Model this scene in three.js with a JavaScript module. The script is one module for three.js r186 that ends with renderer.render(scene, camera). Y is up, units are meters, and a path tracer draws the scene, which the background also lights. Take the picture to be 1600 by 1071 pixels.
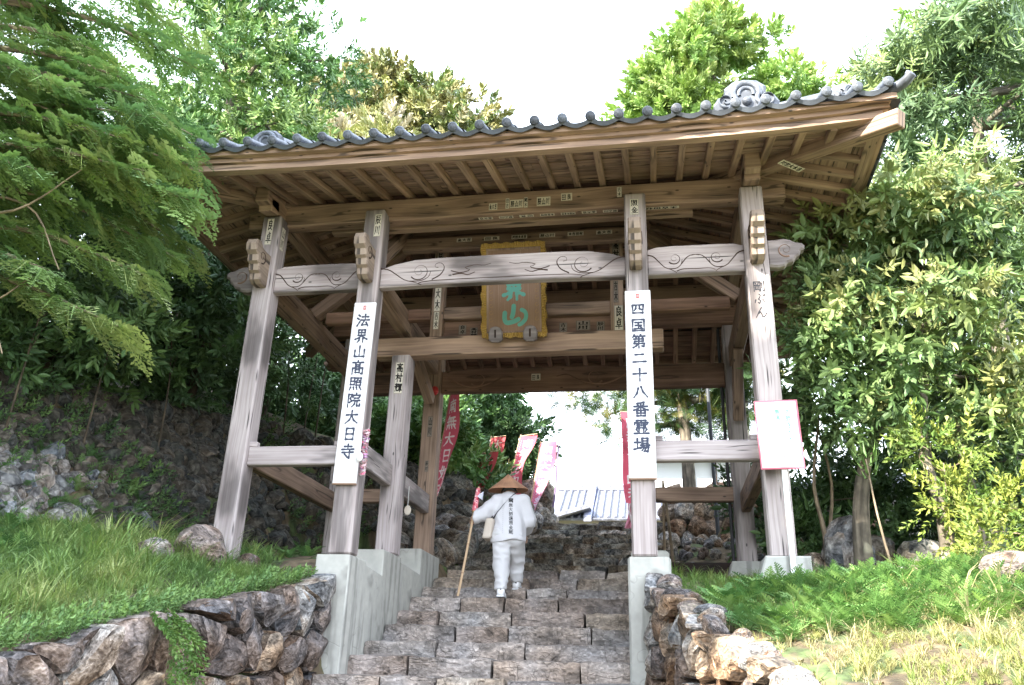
import * as THREE from 'three';
import { mergeGeometries, mergeVertices, toCreasedNormals } from 'three/addons/utils/BufferGeometryUtils.js';

// ---------------------------------------------------------------- camera, sky, sun, exposure
const scene = new THREE.Scene();
const camera = new THREE.PerspectiveCamera(44.87, 1024 / 685, 0.05, 600);
camera.position.set(1.025, -1.121, 8.245);
camera.rotation.set(0.3855, 0.1784, 0.033, 'YXZ');
const renderer = new THREE.WebGLRenderer();
renderer.toneMapping = THREE.LinearToneMapping;
renderer.toneMappingExposure = 4.7;
renderer.shadowMap.enabled = true;
{ // bright, thin summer haze: nearly white all over, a little bluer towards the zenith
  const W = 256, H = 128, d = new Float32Array(W * H * 4);
  for (let r = 0; r < H; r++) for (let c = 0; c < W; c++) {
    const y = Math.sin(((r + 0.5) / H - 0.5) * Math.PI), k = Math.max(0, y), o = (r * W + c) * 4;
    d[o] = 1.09 - 0.28 * k; d[o + 1] = 1.17 - 0.22 * k; d[o + 2] = 1.28 - 0.09 * k; d[o + 3] = 1;
  }
  const t = new THREE.DataTexture(d, W, H, THREE.RGBAFormat, THREE.FloatType);
  t.mapping = THREE.EquirectangularReflectionMapping; t.magFilter = THREE.LinearFilter; t.needsUpdate = true;
  scene.background = t; scene.environment = t;
}
const sun = new THREE.DirectionalLight(new THREE.Color(1, 0.93, 0.8), 5);
sun.position.set(-50, 55, 67); sun.target.position.set(0, 0, 0);
sun.castShadow = true; sun.shadow.mapSize.set(4096, 4096);
Object.assign(sun.shadow.camera, { left: -30, right: 30, top: 30, bottom: -30, near: 1, far: 220 });
scene.add(sun, sun.target);

// ---------------------------------------------------------------- helpers
function RNG(s) { let a = s >>> 0; return () => { a = (a + 0x6d2b79f5) | 0; let t = Math.imul(a ^ (a >>> 15), 1 | a); t = (t + Math.imul(t ^ (t >>> 7), 61 | t)) ^ t; return ((t ^ (t >>> 14)) >>> 0) / 4294967296; }; }
const V = (x, y, z) => new THREE.Vector3(x, y, z);
const clamp = (x, a, b) => Math.min(b, Math.max(a, x)), lerp = (a, b, t) => a + (b - a) * t;
const sstep = (a, b, x) => { const t = clamp((x - a) / (b - a), 0, 1); return t * t * (3 - 2 * t); };
const hash = (x, y, s) => { let h = Math.imul(x | 0, 374761393) + Math.imul(y | 0, 668265263) + Math.imul(s | 0, 1274126177); h = Math.imul(h ^ (h >>> 13), 1274126177); return ((h ^ (h >>> 16)) >>> 0) / 4294967296; };
// value noise, periodic in px by py
function pn(x, y, px, py, s) {
  const ix = Math.floor(x), iy = Math.floor(y), fx = x - ix, fy = y - iy, u = fx * fx * (3 - 2 * fx), v = fy * fy * (3 - 2 * fy);
  const m = (a, p) => ((a % p) + p) % p, x0 = m(ix, px), x1 = m(ix + 1, px), y0 = m(iy, py), y1 = m(iy + 1, py);
  return lerp(lerp(hash(x0, y0, s), hash(x1, y0, s), u), lerp(hash(x0, y1, s), hash(x1, y1, s), u), v);
}
function fbm(u, v, fx, fy, oct, s) { let a = 0.5, t = 0, n = 0; for (let i = 0; i < oct; i++) { t += a * pn(u * fx, v * fy, fx, fy, s + i); n += a; a *= 0.5; fx *= 2; fy *= 2; } return t / n; }
const n3 = (x, y, z, s) => { // 3-d value noise, -1..1
  const ix = Math.floor(x), iy = Math.floor(y), iz = Math.floor(z), f = (t) => t * t * (3 - 2 * t), u = f(x - ix), v = f(y - iy), w = f(z - iz);
  const h = (a, b, c) => hash(a + c * 57, b - c * 131, s);
  const L = (c) => lerp(lerp(h(ix, iy, c), h(ix + 1, iy, c), u), lerp(h(ix, iy + 1, c), h(ix + 1, iy + 1, c), u), v);
  return lerp(L(iz), L(iz + 1), w) * 2 - 1;
};
// two textures of one function: colour (sRGB 0..1) and height 0..1
function texPair(W, H, fn, rx, ry) {
  const c = new Uint8Array(W * H * 4), b = new Uint8Array(W * H * 4);
  for (let y = 0; y < H; y++) for (let x = 0; x < W; x++) {
    const [r, g, bl, h] = fn(x / W, y / H), o = (y * W + x) * 4;
    c[o] = clamp(r, 0, 1) * 255; c[o + 1] = clamp(g, 0, 1) * 255; c[o + 2] = clamp(bl, 0, 1) * 255; c[o + 3] = 255;
    b[o] = b[o + 1] = b[o + 2] = clamp(h, 0, 1) * 255; b[o + 3] = 255;
  }
  return [c, b].map((d, i) => {
    const t = new THREE.DataTexture(d, W, H); t.wrapS = t.wrapT = THREE.RepeatWrapping; t.magFilter = t.minFilter = THREE.LinearFilter;
    if (!i) t.colorSpace = THREE.SRGBColorSpace; t.repeat.set(rx, ry); t.needsUpdate = true; return t;
  });
}
const mat = (o) => new THREE.MeshStandardMaterial({ roughness: 0.85, metalness: 0, side: THREE.DoubleSide, ...o });
const lin = (r, g, b) => new THREE.Color().setRGB(r, g, b);

const used = new Map();
function numbered(n) { const k = used.get(n) ?? 0; used.set(n, k + 1); return k ? n + '_' + String(k).padStart(3, '0') : n; }
function tag(o, label, category, group, kind) { if (label) o.userData.label = label; if (category) o.userData.category = category; if (group) o.userData.group = group; if (kind) o.userData.kind = kind; return o; }
function thing(name, label, category, p = [0, 0, 0], group, kind) { const o = new THREE.Group(); o.name = numbered(name); o.position.set(...p); scene.add(o); return tag(o, label, category, group, kind); }
function part(name, geo, m, parent, p, r) { const o = new THREE.Mesh(geo, m); o.name = parent === scene ? numbered(name) : name; o.castShadow = o.receiveShadow = true; if (p) o.position.set(...p); if (r) o.rotation.set(...r); parent.add(o); return o; }
function sub(name, parent) { const o = new THREE.Group(); o.name = name; parent.add(o); return o; }

// geometry from triangles; every triangle a list of 3 points; uv by the widest-facing plane, in metres
function soup(pts, opt = {}) {
  const g = new THREE.BufferGeometry(); g.setAttribute('position', new THREE.Float32BufferAttribute(pts, 3));
  g.computeVertexNormals(); return planarUV(g, opt);
}
function planarUV(g, { along, off = [0, 0] } = {}) {
  if (g.index) g = g.toNonIndexed();
  const p = g.attributes.position, uv = new Float32Array(p.count * 2), a = V(), b = V(), c = V(), n = V();
  for (let i = 0; i < p.count; i += 3) {
    a.fromBufferAttribute(p, i); b.fromBufferAttribute(p, i + 1); c.fromBufferAttribute(p, i + 2); n.copy(b).sub(a).cross(c.clone().sub(a));
    const A = [Math.abs(n.x), Math.abs(n.y), Math.abs(n.z)], ax = A.indexOf(Math.max(...A)); let U, W;
    if (along === undefined) [U, W] = ax === 0 ? [2, 1] : ax === 1 ? [0, 2] : [0, 1];
    else if (ax !== along) { U = along; W = 3 - along - ax; } else { U = (ax + 1) % 3; W = (ax + 2) % 3; }
    [a, b, c].forEach((q, k) => { uv[(i + k) * 2] = q.getComponent(U) + off[0]; uv[(i + k) * 2 + 1] = q.getComponent(W) + off[1]; });
  }
  g.setAttribute('uv', new THREE.BufferAttribute(uv, 2)); return g;
}
const brnd = RNG(77);
// box with chamfered edges, grain along its longest side
function cbox(w, h, d, b = 0.008, along) {
  const H = [w / 2, h / 2, d / 2]; b = Math.min(b, ...H.map((x) => x * 0.6)); const out = [];
  const tri = (A, B, C) => { const n = [0, 1, 2].map((i) => { const j = (i + 1) % 3, k = (i + 2) % 3; return (B[j] - A[j]) * (C[k] - A[k]) - (B[k] - A[k]) * (C[j] - A[j]); }); const s = n[0] * (A[0] + B[0] + C[0]) + n[1] * (A[1] + B[1] + C[1]) + n[2] * (A[2] + B[2] + C[2]); out.push(...A, ...(s > 0 ? [...B, ...C] : [...C, ...B])); };
  const quad = (A, B, C, D) => { tri(A, B, C); tri(A, C, D); };
  for (let a = 0; a < 3; a++) {
    const p = (a + 1) % 3, q = (a + 2) % 3, at = (x, y, z) => { const v = [0, 0, 0]; v[a] = x; v[p] = y; v[q] = z; return v; };
    for (const s of [-1, 1]) { const P = H[p] - b, Q = H[q] - b, A = s * H[a]; quad(at(A, -P, -Q), at(A, P, -Q), at(A, P, Q), at(A, -P, Q)); }
    const L = H[a] - b;
    for (const sp of [-1, 1]) for (const sq of [-1, 1]) quad(at(-L, sp * H[p], sq * (H[q] - b)), at(L, sp * H[p], sq * (H[q] - b)), at(L, sp * (H[p] - b), sq * H[q]), at(-L, sp * (H[p] - b), sq * H[q]));
  }
  for (const x of [-1, 1]) for (const y of [-1, 1]) for (const z of [-1, 1]) tri([x * H[0], y * (H[1] - b), z * (H[2] - b)], [x * (H[0] - b), y * H[1], z * (H[2] - b)], [x * (H[0] - b), y * (H[1] - b), z * H[2]]);
  if (along === undefined) along = H.indexOf(Math.max(...H));
  return soup(out, { along, off: [brnd() * 7, brnd() * 7] });
}
// a squared timber from p to q
function timber(p, q, w, h, up = V(0, 1, 0), b) {
  const g = cbox(p.distanceTo(q), h, w, b), x = q.clone().sub(p).normalize(), z = x.clone().cross(up).normalize(), y = z.clone().cross(x);
  return g.applyMatrix4(new THREE.Matrix4().makeBasis(x, y, z).setPosition(p.clone().lerp(q, 0.5)));
}
// an extruded outline, uv in metres
function slab(outline, depth, bevel = 0.008, holes) {
  const s = new THREE.Shape(outline.map(([x, y]) => new THREE.Vector2(x, y)));
  const g = new THREE.ExtrudeGeometry(s, { depth: depth - 2 * bevel, bevelEnabled: bevel > 0, bevelThickness: bevel, bevelSize: bevel, bevelOffset: -bevel, bevelSegments: 1, curveSegments: 6 });
  return g.translate(0, 0, bevel);
}
// tapered tube through points
function limb(pts, r0, r1, seg = 7, pieces) {
  const curve = new THREE.CatmullRomCurve3(pts), n = pieces ?? Math.max(2, (pts.length - 1) * 3), P = curve.getPoints(n), pos = [], uv = [], idx = [], fr = curve.computeFrenetFrames(n, false); let len = 0;
  P.forEach((p, i) => {
    if (i) len += p.distanceTo(P[i - 1]); const r = lerp(r0, r1, i / n);
    for (let k = 0; k <= seg; k++) { const a = (k / seg) * 2 * Math.PI, q = p.clone().addScaledVector(fr.normals[i], Math.cos(a) * r).addScaledVector(fr.binormals[i], Math.sin(a) * r); pos.push(q.x, q.y, q.z); uv.push(len, (k / seg) * r0 * 6.28); }
  });
  for (let i = 0; i < n; i++) for (let k = 0; k < seg; k++) { const a = i * (seg + 1) + k, b = a + seg + 1; idx.push(a, b, a + 1, b, b + 1, a + 1); }
  const g = new THREE.BufferGeometry(); g.setAttribute('position', new THREE.Float32BufferAttribute(pos, 3)); g.setAttribute('uv', new THREE.Float32BufferAttribute(uv, 2)); g.setIndex(idx); g.computeVertexNormals(); return g;
}
const strip = (g) => { const o = new THREE.BufferGeometry(), s = g.index ? g.toNonIndexed() : g; for (const k of ['position', 'normal', 'uv']) if (s.attributes[k]) o.setAttribute(k, s.attributes[k]); return o; };
const merge = (list) => mergeGeometries(list.map(strip), false);

// ---------------------------------------------------------------- materials
const woodFn = (dark, light, seed, crack = 1, mott = 0.25) => (u, v) => {
  const warp = fbm(u, v, 2, 4, 2, seed + 40) * 0.06;
  let g = 0.55 * fbm(u, v + warp, 3, 64, 3, seed) + 0.45 * fbm(u, v + warp, 2, 16, 3, seed + 9);
  const m = fbm(u, v, 3, 4, 4, seed + 20), k = fbm(u, v + warp * 0.6, 2, 28, 2, seed + 31), line = crack * Math.max(sstep(0.24, 0.13, k) * sstep(0.36, 0.5, fbm(u, v, 3, 5, 2, seed + 3)), 0.8 * sstep(0.018, 0.004, Math.abs(fbm(u, v + warp, 1, 10, 2, seed + 61) - 0.5)) * sstep(0.5, 0.6, fbm(u, v, 2, 3, 2, seed + 67))), kn = (() => { const x = (u * 3) % 1, y = (v * 3) % 1, c = hash(Math.floor(u * 3), Math.floor(v * 3), seed), d = Math.hypot((x - 0.3 - 0.4 * c) * 1.0, (y - 0.5) * 1.1); return c > 0.6 ? sstep(0.05, 0.02, d) : 0; })(), st = 0.28 * sstep(0.55, 0.72, fbm(u, v, 2, 5, 4, seed + 81));
  g = clamp((g - 0.5) * 1.15 + 0.5 + (m - 0.5) * mott * 2.4, 0, 1);
  const c = [0, 1, 2].map((i) => lerp(dark[i], light[i], g) * (1 - 0.62 * Math.min(1, line)) * (1 - 0.5 * kn) * (1 - st));
  return [...c, 0.35 + 0.5 * g - 0.6 * line];
};
const [greyC, greyB] = texPair(1024, 512, woodFn([0.50, 0.467, 0.462], [0.725, 0.70, 0.698], 11, 1.2, 0.42), 1 / 1.7, 1 / 0.85);
const [brownC, brownB] = texPair(1024, 512, woodFn([0.42, 0.355, 0.31], [0.665, 0.585, 0.515], 53, 0.75, 0.42), 1 / 1.7, 1 / 0.85);
const [darkC, darkB] = texPair(512, 256, woodFn([0.26, 0.19, 0.155], [0.46, 0.36, 0.30], 91, 0.5, 0.45), 1 / 1.7, 1 / 0.85);
const shades = (map, bumpMap, bs, tints, rough = 0.82) => tints.map((t) => mat({ map, bumpMap, bumpScale: bs, color: lin(...t), roughness: rough }));
const M = {};
M.grey = shades(greyC, greyB, 0.005, [[1.08, 1.02, 0.99], [1.02, 0.97, 0.96], [0.92, 0.88, 0.85]]);
M.brown = shades(brownC, brownB, 0.005, [[1.3, 1.2, 1.13], [1.16, 1.09, 1.04], [1.0, 0.91, 0.85], [1.35, 1.22, 1.1]]);
M.dark = shades(darkC, darkB, 0.004, [[1.7, 1.72, 1.72], [1.45, 1.45, 1.45], [1.95, 1.95, 1.92]]);
M.blackish = mat({ map: darkC, bumpMap: darkB, bumpScale: 0.004, color: lin(0.34, 0.3, 0.28) });
const stoneFn = (seed, base, spread, rust = 0) => (u, v) => {
  const a = fbm(u, v, 4, 4, 5, seed), b = fbm(u, v, 16, 16, 4, seed + 11), c = fbm(u + 0.1 * a, v, 3, 9, 4, seed + 23), vein = sstep(0.035, 0.0, Math.abs(c - 0.52)) * sstep(0.5, 0.62, a), lich = sstep(0.62, 0.7, fbm(u, v, 7, 7, 4, seed + 37));
  const gr = fbm(u, v, 60, 60, 3, seed + 91) - 0.5, fr = sstep(0.93, 0.985, 1 - Math.abs(2 * fbm(u + 0.05 * a, v, 5, 6, 4, seed + 95) - 1)), t = (a - 0.5) * 1.0 + (b - 0.5) * 1.0 + gr * 0.75 - 0.2 * fr, w = 0.14 * (fbm(u, v, 2, 3, 3, seed + 51) - 0.5);
  const ru = rust * sstep(0.5, 0.68, fbm(u, v, 3, 3, 4, seed + 63)), dk = 0.16 * sstep(0.56, 0.66, fbm(u, v, 5, 5, 4, seed + 71)); return [base[0] + spread * t + w + ru * 0.5 - dk + 0.2 * vein + 0.12 * lich, base[1] + spread * t - ru * 0.25 - dk + 0.2 * vein + 0.12 * lich, base[2] + spread * t - w - ru - dk + 0.2 * vein + 0.11 * lich, 0.5 + 0.75 * t + 0.1 * vein - dk];
};
const [stoneC, stoneB] = texPair(1024, 1024, stoneFn(201, [0.62, 0.60, 0.59], 0.55, 0.05), 1 / 1.1, 1 / 1.1);
const rid = (x) => 1 - Math.abs(2 * x - 1);
const [stepC, stepB] = texPair(1024, 1024, (u, v) => { // split schist: layered, with sharp broken edges and pale veins
  const a = fbm(u, v, 3, 6, 5, 251), w = 0.08 * fbm(u, v, 4, 4, 3, 257), b = fbm(u, v, 24, 40, 4, 261), c1 = rid(fbm(u, v + w, 3, 12, 4, 271)), c2 = rid(fbm(u + w, v, 9, 7, 3, 275)), crack = sstep(0.93, 0.985, c1) * sstep(0.42, 0.6, a) + 0.7 * sstep(0.95, 0.99, c2), sp = sstep(0.68, 0.76, fbm(u, v, 40, 40, 2, 281)), dk = sstep(0.56, 0.68, fbm(u, v, 4, 5, 4, 285)), warm = fbm(u, v, 2, 3, 3, 291) - 0.5;
  const t = 0.65 + 0.34 * (a - 0.5) + 0.34 * (b - 0.5) - 0.11 * crack - 0.12 * dk + 0.1 * sp; return [t * (1.0 + 0.16 * warm), t * 0.97, t * (0.945 - 0.16 * warm), 0.5 + 0.6 * (a - 0.5) + 0.6 * (b - 0.5) - 0.25 * crack];
}, 1 / 1.0, 1 / 1.0);
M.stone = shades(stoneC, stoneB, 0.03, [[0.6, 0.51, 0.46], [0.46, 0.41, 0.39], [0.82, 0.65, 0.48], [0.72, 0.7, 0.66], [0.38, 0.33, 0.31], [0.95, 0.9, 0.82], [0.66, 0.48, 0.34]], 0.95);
M.step = shades(stepC, stepB, 0.035, [[0.78, 0.7, 0.64], [0.7, 0.67, 0.66], [0.9, 0.82, 0.72], [0.62, 0.56, 0.53], [0.74, 0.73, 0.73]], 0.95);
M.mossy = shades(stoneC, stoneB, 0.02, [[0.46, 0.44, 0.37], [0.34, 0.33, 0.27], [0.62, 0.58, 0.5]], 0.95);
M.slope = shades(stoneC, stoneB, 0.02, [[0.27, 0.26, 0.22], [0.18, 0.18, 0.14], [0.4, 0.37, 0.32]], 0.95);  // darkened copy of the stone tints, standing in for deep shade on the slope
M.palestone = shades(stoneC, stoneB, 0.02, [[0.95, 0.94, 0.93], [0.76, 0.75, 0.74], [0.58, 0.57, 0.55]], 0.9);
const [concC, concB] = texPair(512, 512, (u, v) => {
  const a = fbm(u, v, 5, 2, 5, 301), b = fbm(u, v, 24, 24, 3, 311), st = sstep(0.55, 0.75, fbm(u, v, 18, 2, 3, 321)), cr = sstep(0.012, 0, Math.abs(fbm(u, v, 3, 3, 4, 331) - 0.5)) * sstep(0.5, 0.6, fbm(u, v, 3, 3, 2, 341));
  const t = 0.74 + 0.14 * (a - 0.5) + 0.08 * (b - 0.5) - 0.13 * st - 0.05 * cr - 0.12 * sstep(0.58, 0.72, fbm(u, v, 3, 4, 4, 351)); return [t * 0.99, t, t * 0.975, 0.5 + 0.4 * (b - 0.5) - 0.4 * cr];
}, 1 / 1.5, 1 / 1.5);
M.concrete = mat({ map: concC, bumpMap: concB, bumpScale: 0.004, color: lin(0.86, 0.83, 0.8), roughness: 0.9 });
const [tileC, tileB] = texPair(256, 256, (u, v) => { const a = fbm(u, v, 6, 6, 4, 401), l = sstep(0.55, 0.75, fbm(u, v, 9, 9, 3, 411)), t = 0.5 + 0.3 * (a - 0.5) + 0.13 * l; return [t * 0.95, t * 0.985, t * 1.04, a]; }, 1 / 0.5, 1 / 0.5);
M.tile = shades(tileC, tileB, 0.003, [[0.36, 0.37, 0.4], [0.46, 0.48, 0.52], [0.26, 0.27, 0.3]], 0.5);
M.tilepale = mat({ map: tileC, color: lin(0.62, 0.61, 0.7), roughness: 0.7 });
M.tiledark = mat({ map: tileC, color: lin(0.3, 0.3, 0.32), roughness: 0.6 });
const [barkC, barkB] = texPair(512, 512, (u, v) => { const a = fbm(u, v, 4, 20, 4, 501), b = fbm(u, v, 12, 8, 3, 511), l = sstep(0.6, 0.7, fbm(u, v, 5, 5, 3, 521)), t = 0.38 + 0.35 * (a - 0.5) + 0.15 * (b - 0.5); return [t * 1.06 + 0.16 * l, t * 0.98 + 0.17 * l, t * 0.86 + 0.14 * l, a]; }, 1 / 0.9, 1 / 0.9);
M.bark = shades(barkC, barkB, 0.02, [[1, 1, 1], [0.6, 0.55, 0.5], [1.5, 1.35, 1.2]], 0.95);
const [soilC, soilB] = texPair(1024, 1024, (u, v) => {
  const a = fbm(u, v, 5, 5, 5, 601), b = fbm(u, v, 40, 40, 3, 611), g = sstep(0.46, 0.6, fbm(u, v, 9, 9, 4, 621)); const t = 0.36 + 0.25 * (a - 0.5) + 0.28 * (b - 0.5);
  return [lerp(t * 1.12, t * 0.86, g), lerp(t * 0.98, t * 1.02, g), lerp(t * 0.78, t * 0.62, g), b];
}, 1 / 3, 1 / 3);
M.soil = mat({ map: soilC, bumpMap: soilB, bumpScale: 0.03, roughness: 1 });
const plain = (r, g, b, rough = 0.8, o = {}) => mat({ color: lin(r, g, b), roughness: rough, ...o });
M.tan = mat({ map: brownC, bumpMap: brownB, bumpScale: 0.005, color: lin(0.92, 0.95, 0.97) });
M.gold = plain(0.5, 0.34, 0.1, 0.5, { metalness: 0.35 });
M.white = plain(0.8, 0.8, 0.78, 0.6);
M.black = plain(0.025, 0.025, 0.028, 0.6);
M.red = plain(0.55, 0.04, 0.04, 0.6);
M.straw = mat({ color: lin(0.52, 0.31, 0.17), roughness: 0.75 });
M.skin = plain(0.42, 0.25, 0.17, 0.6);
const leafMat = (t = 0.35, rough = 0.62) => new THREE.MeshPhysicalMaterial({ color: 0xffffff, roughness: rough, side: THREE.DoubleSide, transmission: t, thickness: 0, specularIntensity: 0.5 });
M.leafdark = mat({ color: 0xffffff, roughness: 0.5 }); M.leaf = leafMat(0.3, 0.5); M.needle = leafMat(0.3, 0.75); M.grass = leafMat(0.35, 0.65);

// ---------------------------------------------------------------- brush writing
const K = {
  四: '15,22,18,82|15,22,85,20,80,84|38,24,36,48,26,62|60,24,60,50,74,56|18,79,81,79', 国: '14,12,14,94|14,12,86,12,86,94|30,32,70,32|32,53,68,53|50,32,50,76|26,77,74,77|60,60,68,68|14,91,86,91',
  第: '22,4,12,22|18,14,44,14|30,14,34,24|62,4,52,22|58,14,88,14|70,14,74,24|20,34,78,34,78,50|24,50,78,50|24,50,20,66,84,66,80,88,70,84|50,26,50,98|48,66,34,82,14,94',
  二: '25,28,75,26|12,78,90,76', 十: '10,44,90,42|50,8,50,94', 八: '38,25,30,60,10,88|55,15,66,50,94,86',
  番: '70,4,28,12|30,18,36,28|68,16,62,28|10,32,90,32|50,10,50,54|48,34,30,48,8,56|52,34,70,48,94,56|26,58,26,96|26,58,76,58,76,96|26,76,76,76|50,58,50,94|26,94,76,94',
  霊: '22,8,78,8|12,22,10,36|12,22,90,22,84,36|50,8,50,44|26,32,38,34|26,42,38,44|62,32,74,34|62,42,74,44|24,56,76,56|36,56,36,90|64,56,64,90|20,66,28,80|82,66,74,80|8,92,94,92',
  場: '8,34,40,34|24,10,24,74|4,78,42,68|52,8,52,42|52,8,86,8,86,42|52,25,86,25|52,40,86,40|44,52,96,52|56,54,44,74|52,64,90,64,84,94,74,90|66,64,50,88|78,64,62,94',
  法: '14,10,24,18|6,34,18,42|8,92,26,60|40,24,88,24|64,6,64,46|32,48,96,48|60,50,42,86,84,82|74,66,90,94', 界: '26,6,26,48|26,6,76,6,76,48|26,27,76,27|50,6,50,48|26,46,76,46|48,50,32,66,6,76|52,50,70,64,94,76|38,66,36,84,24,98|64,66,64,98',
  山: '50,10,50,84|16,40,16,86,86,86|86,36,86,92', 髙: '50,2,50,12|12,14,90,14|34,18,34,50|66,18,66,50|34,30,66,30|34,42,66,42|14,54,14,98|14,54,88,54,88,96,78,94|36,66,36,88|36,66,66,66,66,88|36,86,66,86',
  照: '12,8,12,58|12,8,40,8,40,58|12,32,40,32|12,56,40,56|50,10,88,10,84,30,76,28|66,10,62,24,48,36|54,40,54,62|54,40,86,40,86,62|54,60,86,60|16,74,8,94|36,74,40,92|58,74,64,92|80,72,94,94',
  院: '10,8,10,98|10,10,36,10,24,38,36,56,20,66|66,2,66,12|44,16,42,28|44,16,94,16,90,28|54,36,84,36|46,52,94,52|62,54,58,78,40,96|76,54,76,90,96,90,96,78',
  大: '10,36,90,34|50,6,48,40,36,70,8,94|50,40,66,72,94,92', 日: '24,12,24,90|24,12,76,12,76,90|24,50,76,50|24,86,76,86', 寺: '24,18,76,18|50,4,50,36|8,38,92,36|12,58,90,56|64,44,64,96,50,88|30,68,42,80',
  村: '4,28,48,28|28,6,28,96|28,32,6,70|30,38,46,58|50,32,96,32|78,6,78,94,66,88|56,50,66,66', 輝: '24,6,24,36|8,14,16,30|42,12,34,30|2,40,46,38|16,42,6,90|30,42,30,84,46,84|52,14,52,24|52,14,96,14,94,24|56,30,94,30|60,40,60,68|60,40,90,40,90,68|60,54,90,54|60,68,90,68|52,80,98,80|75,22,75,98',
  南: '12,18,88,18|50,4,50,36|16,36,14,96|16,36,86,36,86,94,76,92|36,46,42,58|64,46,58,58|30,62,70,62|26,76,74,76|50,62,50,96', 無: '30,4,10,28|22,18,88,18|6,44,94,44|10,68,90,68|26,20,26,66|42,20,42,66|58,20,58,66|74,20,74,66|16,78,8,96|36,78,40,94|60,78,64,94|82,78,94,96',
  師: '26,4,18,16|12,18,12,92|12,18,36,18,36,42,12,42|12,58,38,58,38,88,12,88|46,12,96,12|52,32,52,80|52,32,90,32,90,78,82,76|71,12,71,98', 遍: '14,10,24,20|6,36,22,36,14,60,24,78,6,92|20,86,60,94,96,92|40,10,90,10|46,20,46,48,38,74|46,20,84,20,84,36,46,36|48,46,48,80|48,46,90,46,90,80|62,46,62,78|76,46,76,78|48,62,90,62',
  金: '50,4,34,28,8,46|52,6,68,28,94,44|32,42,68,42|16,60,86,60|50,42,50,90|30,68,36,82|70,68,64,82|8,92,94,92', 剛: '8,10,8,96|8,10,60,10,60,94,52,92|22,22,28,36|46,20,40,36|14,42,54,42|34,42,34,76|20,54,20,78,50,78|48,54,48,80|72,20,72,68|92,6,92,96,80,90',
  川: '20,10,18,60,8,92|50,16,50,80|82,8,82,94', 如: '28,6,16,46,44,90|44,10,36,60,6,94|4,36,50,34|58,28,58,88|58,28,92,28,92,88|58,84,92,84', 来: '14,20,86,20|28,28,36,42|72,28,64,42|8,48,92,48|50,4,50,98|46,50,30,72,6,88|54,50,70,72,94,88',
  ぶ: '46,6,56,20|50,30,38,50,56,66,44,88,34,80|14,56,8,80|72,52,88,78|78,14,84,24|88,8,94,18', ん: '56,8,30,52,8,94|30,60,44,48,54,64,58,88,74,90,94,62', 卓: '50,2,50,26|50,14,80,14|28,28,28,62|28,28,74,28,74,62|28,45,74,45|28,62,74,62|6,78,94,78|50,62,50,98', 良: '50,2,50,14|24,16,74,16,74,52|24,34,74,34|24,52,74,52|26,16,26,90,46,80|46,54,64,78,94,94|84,58,64,72',
  辰: '14,10,88,10|18,10,16,60,4,96|30,26,80,26|24,44,92,44|36,44,36,92,54,82|54,46,68,74,94,92|84,56,66,68', 木: '8,32,92,32|50,4,50,98|48,34,30,66,6,84|52,34,70,66,94,84', 田: '14,14,14,92|14,14,86,14,86,92|14,52,86,52|50,14,50,90|14,90,86,90', 吉: '10,18,90,18|50,2,50,40|22,40,78,40|24,56,24,94|24,56,76,56,76,94|24,90,76,90',
};
function glyph(ctx, ch, x, y, w, h, lw, rnd) {
  if (!K[ch]) return; ctx.lineCap = 'round'; ctx.lineJoin = 'round';
  for (const st of K[ch].split('|')) {
    const p = st.split(',').map(Number), n = p.length / 2, q = []; for (let i = 0; i < n; i++) q.push([x + (p[2 * i] / 100) * w, y + (p[2 * i + 1] / 100) * h]);
    for (let i = 0; i + 1 < n; i++) { const m = 5; for (let k = 0; k < m; k++) { // brush: heavy at the start, thinner, a press at the end of each segment
      const t0 = k / m, t1 = (k + 1) / m, f = 1.12 - 0.45 * Math.sin(Math.PI * (t0 + 0.1)) - (i === n - 2 && p[2 * i + 3] > p[2 * i + 1] + 12 && k > 2 ? 0.3 : 0);
      ctx.lineWidth = lw * f; ctx.beginPath(); ctx.moveTo(lerp(q[i][0], q[i + 1][0], t0), lerp(q[i][1], q[i + 1][1], t0)); ctx.lineTo(lerp(q[i][0], q[i + 1][0], t1), lerp(q[i][1], q[i + 1][1], t1)); ctx.stroke(); } }
  }
}
function canvasTex(W, H, draw) { const c = document.createElement('canvas'); c.width = W; c.height = H; draw(c.getContext('2d'), W, H); const t = new THREE.CanvasTexture(c); t.colorSpace = THREE.SRGBColorSpace; t.magFilter = THREE.LinearFilter; return t; }
const column = (ctx, text, cx, y0, y1, w, lw) => { const n = text.length, s = (y1 - y0) / n; [...text].forEach((ch, i) => glyph(ctx, ch, cx - w / 2, y0 + i * s + s * 0.07, w, s * 0.86, lw)); };
function grain(ctx, W, H, base, amp, vertical, seed) { ctx.fillStyle = base; ctx.fillRect(0, 0, W, H); const r = RNG(seed); for (let i = 0; i < 260; i++) { const d = r() < 0.5; ctx.fillStyle = d ? `rgba(90,80,80,${amp * r()})` : `rgba(255,255,255,${amp * r()})`; if (vertical) ctx.fillRect(r() * W, r() * H - H * 0.3, 1 + r() * 2, H * (0.2 + r() * 0.7)); else ctx.fillRect(r() * W - W * 0.3, r() * H, W * (0.2 + r() * 0.7), 1 + r() * 2); } }
// a thin board whose front carries a picture
function picture(w, h, t, map, side) { const g = new THREE.PlaneGeometry(w, h); return [g.translate(0, 0, t), mat({ map, roughness: 0.75 })]; }

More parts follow.
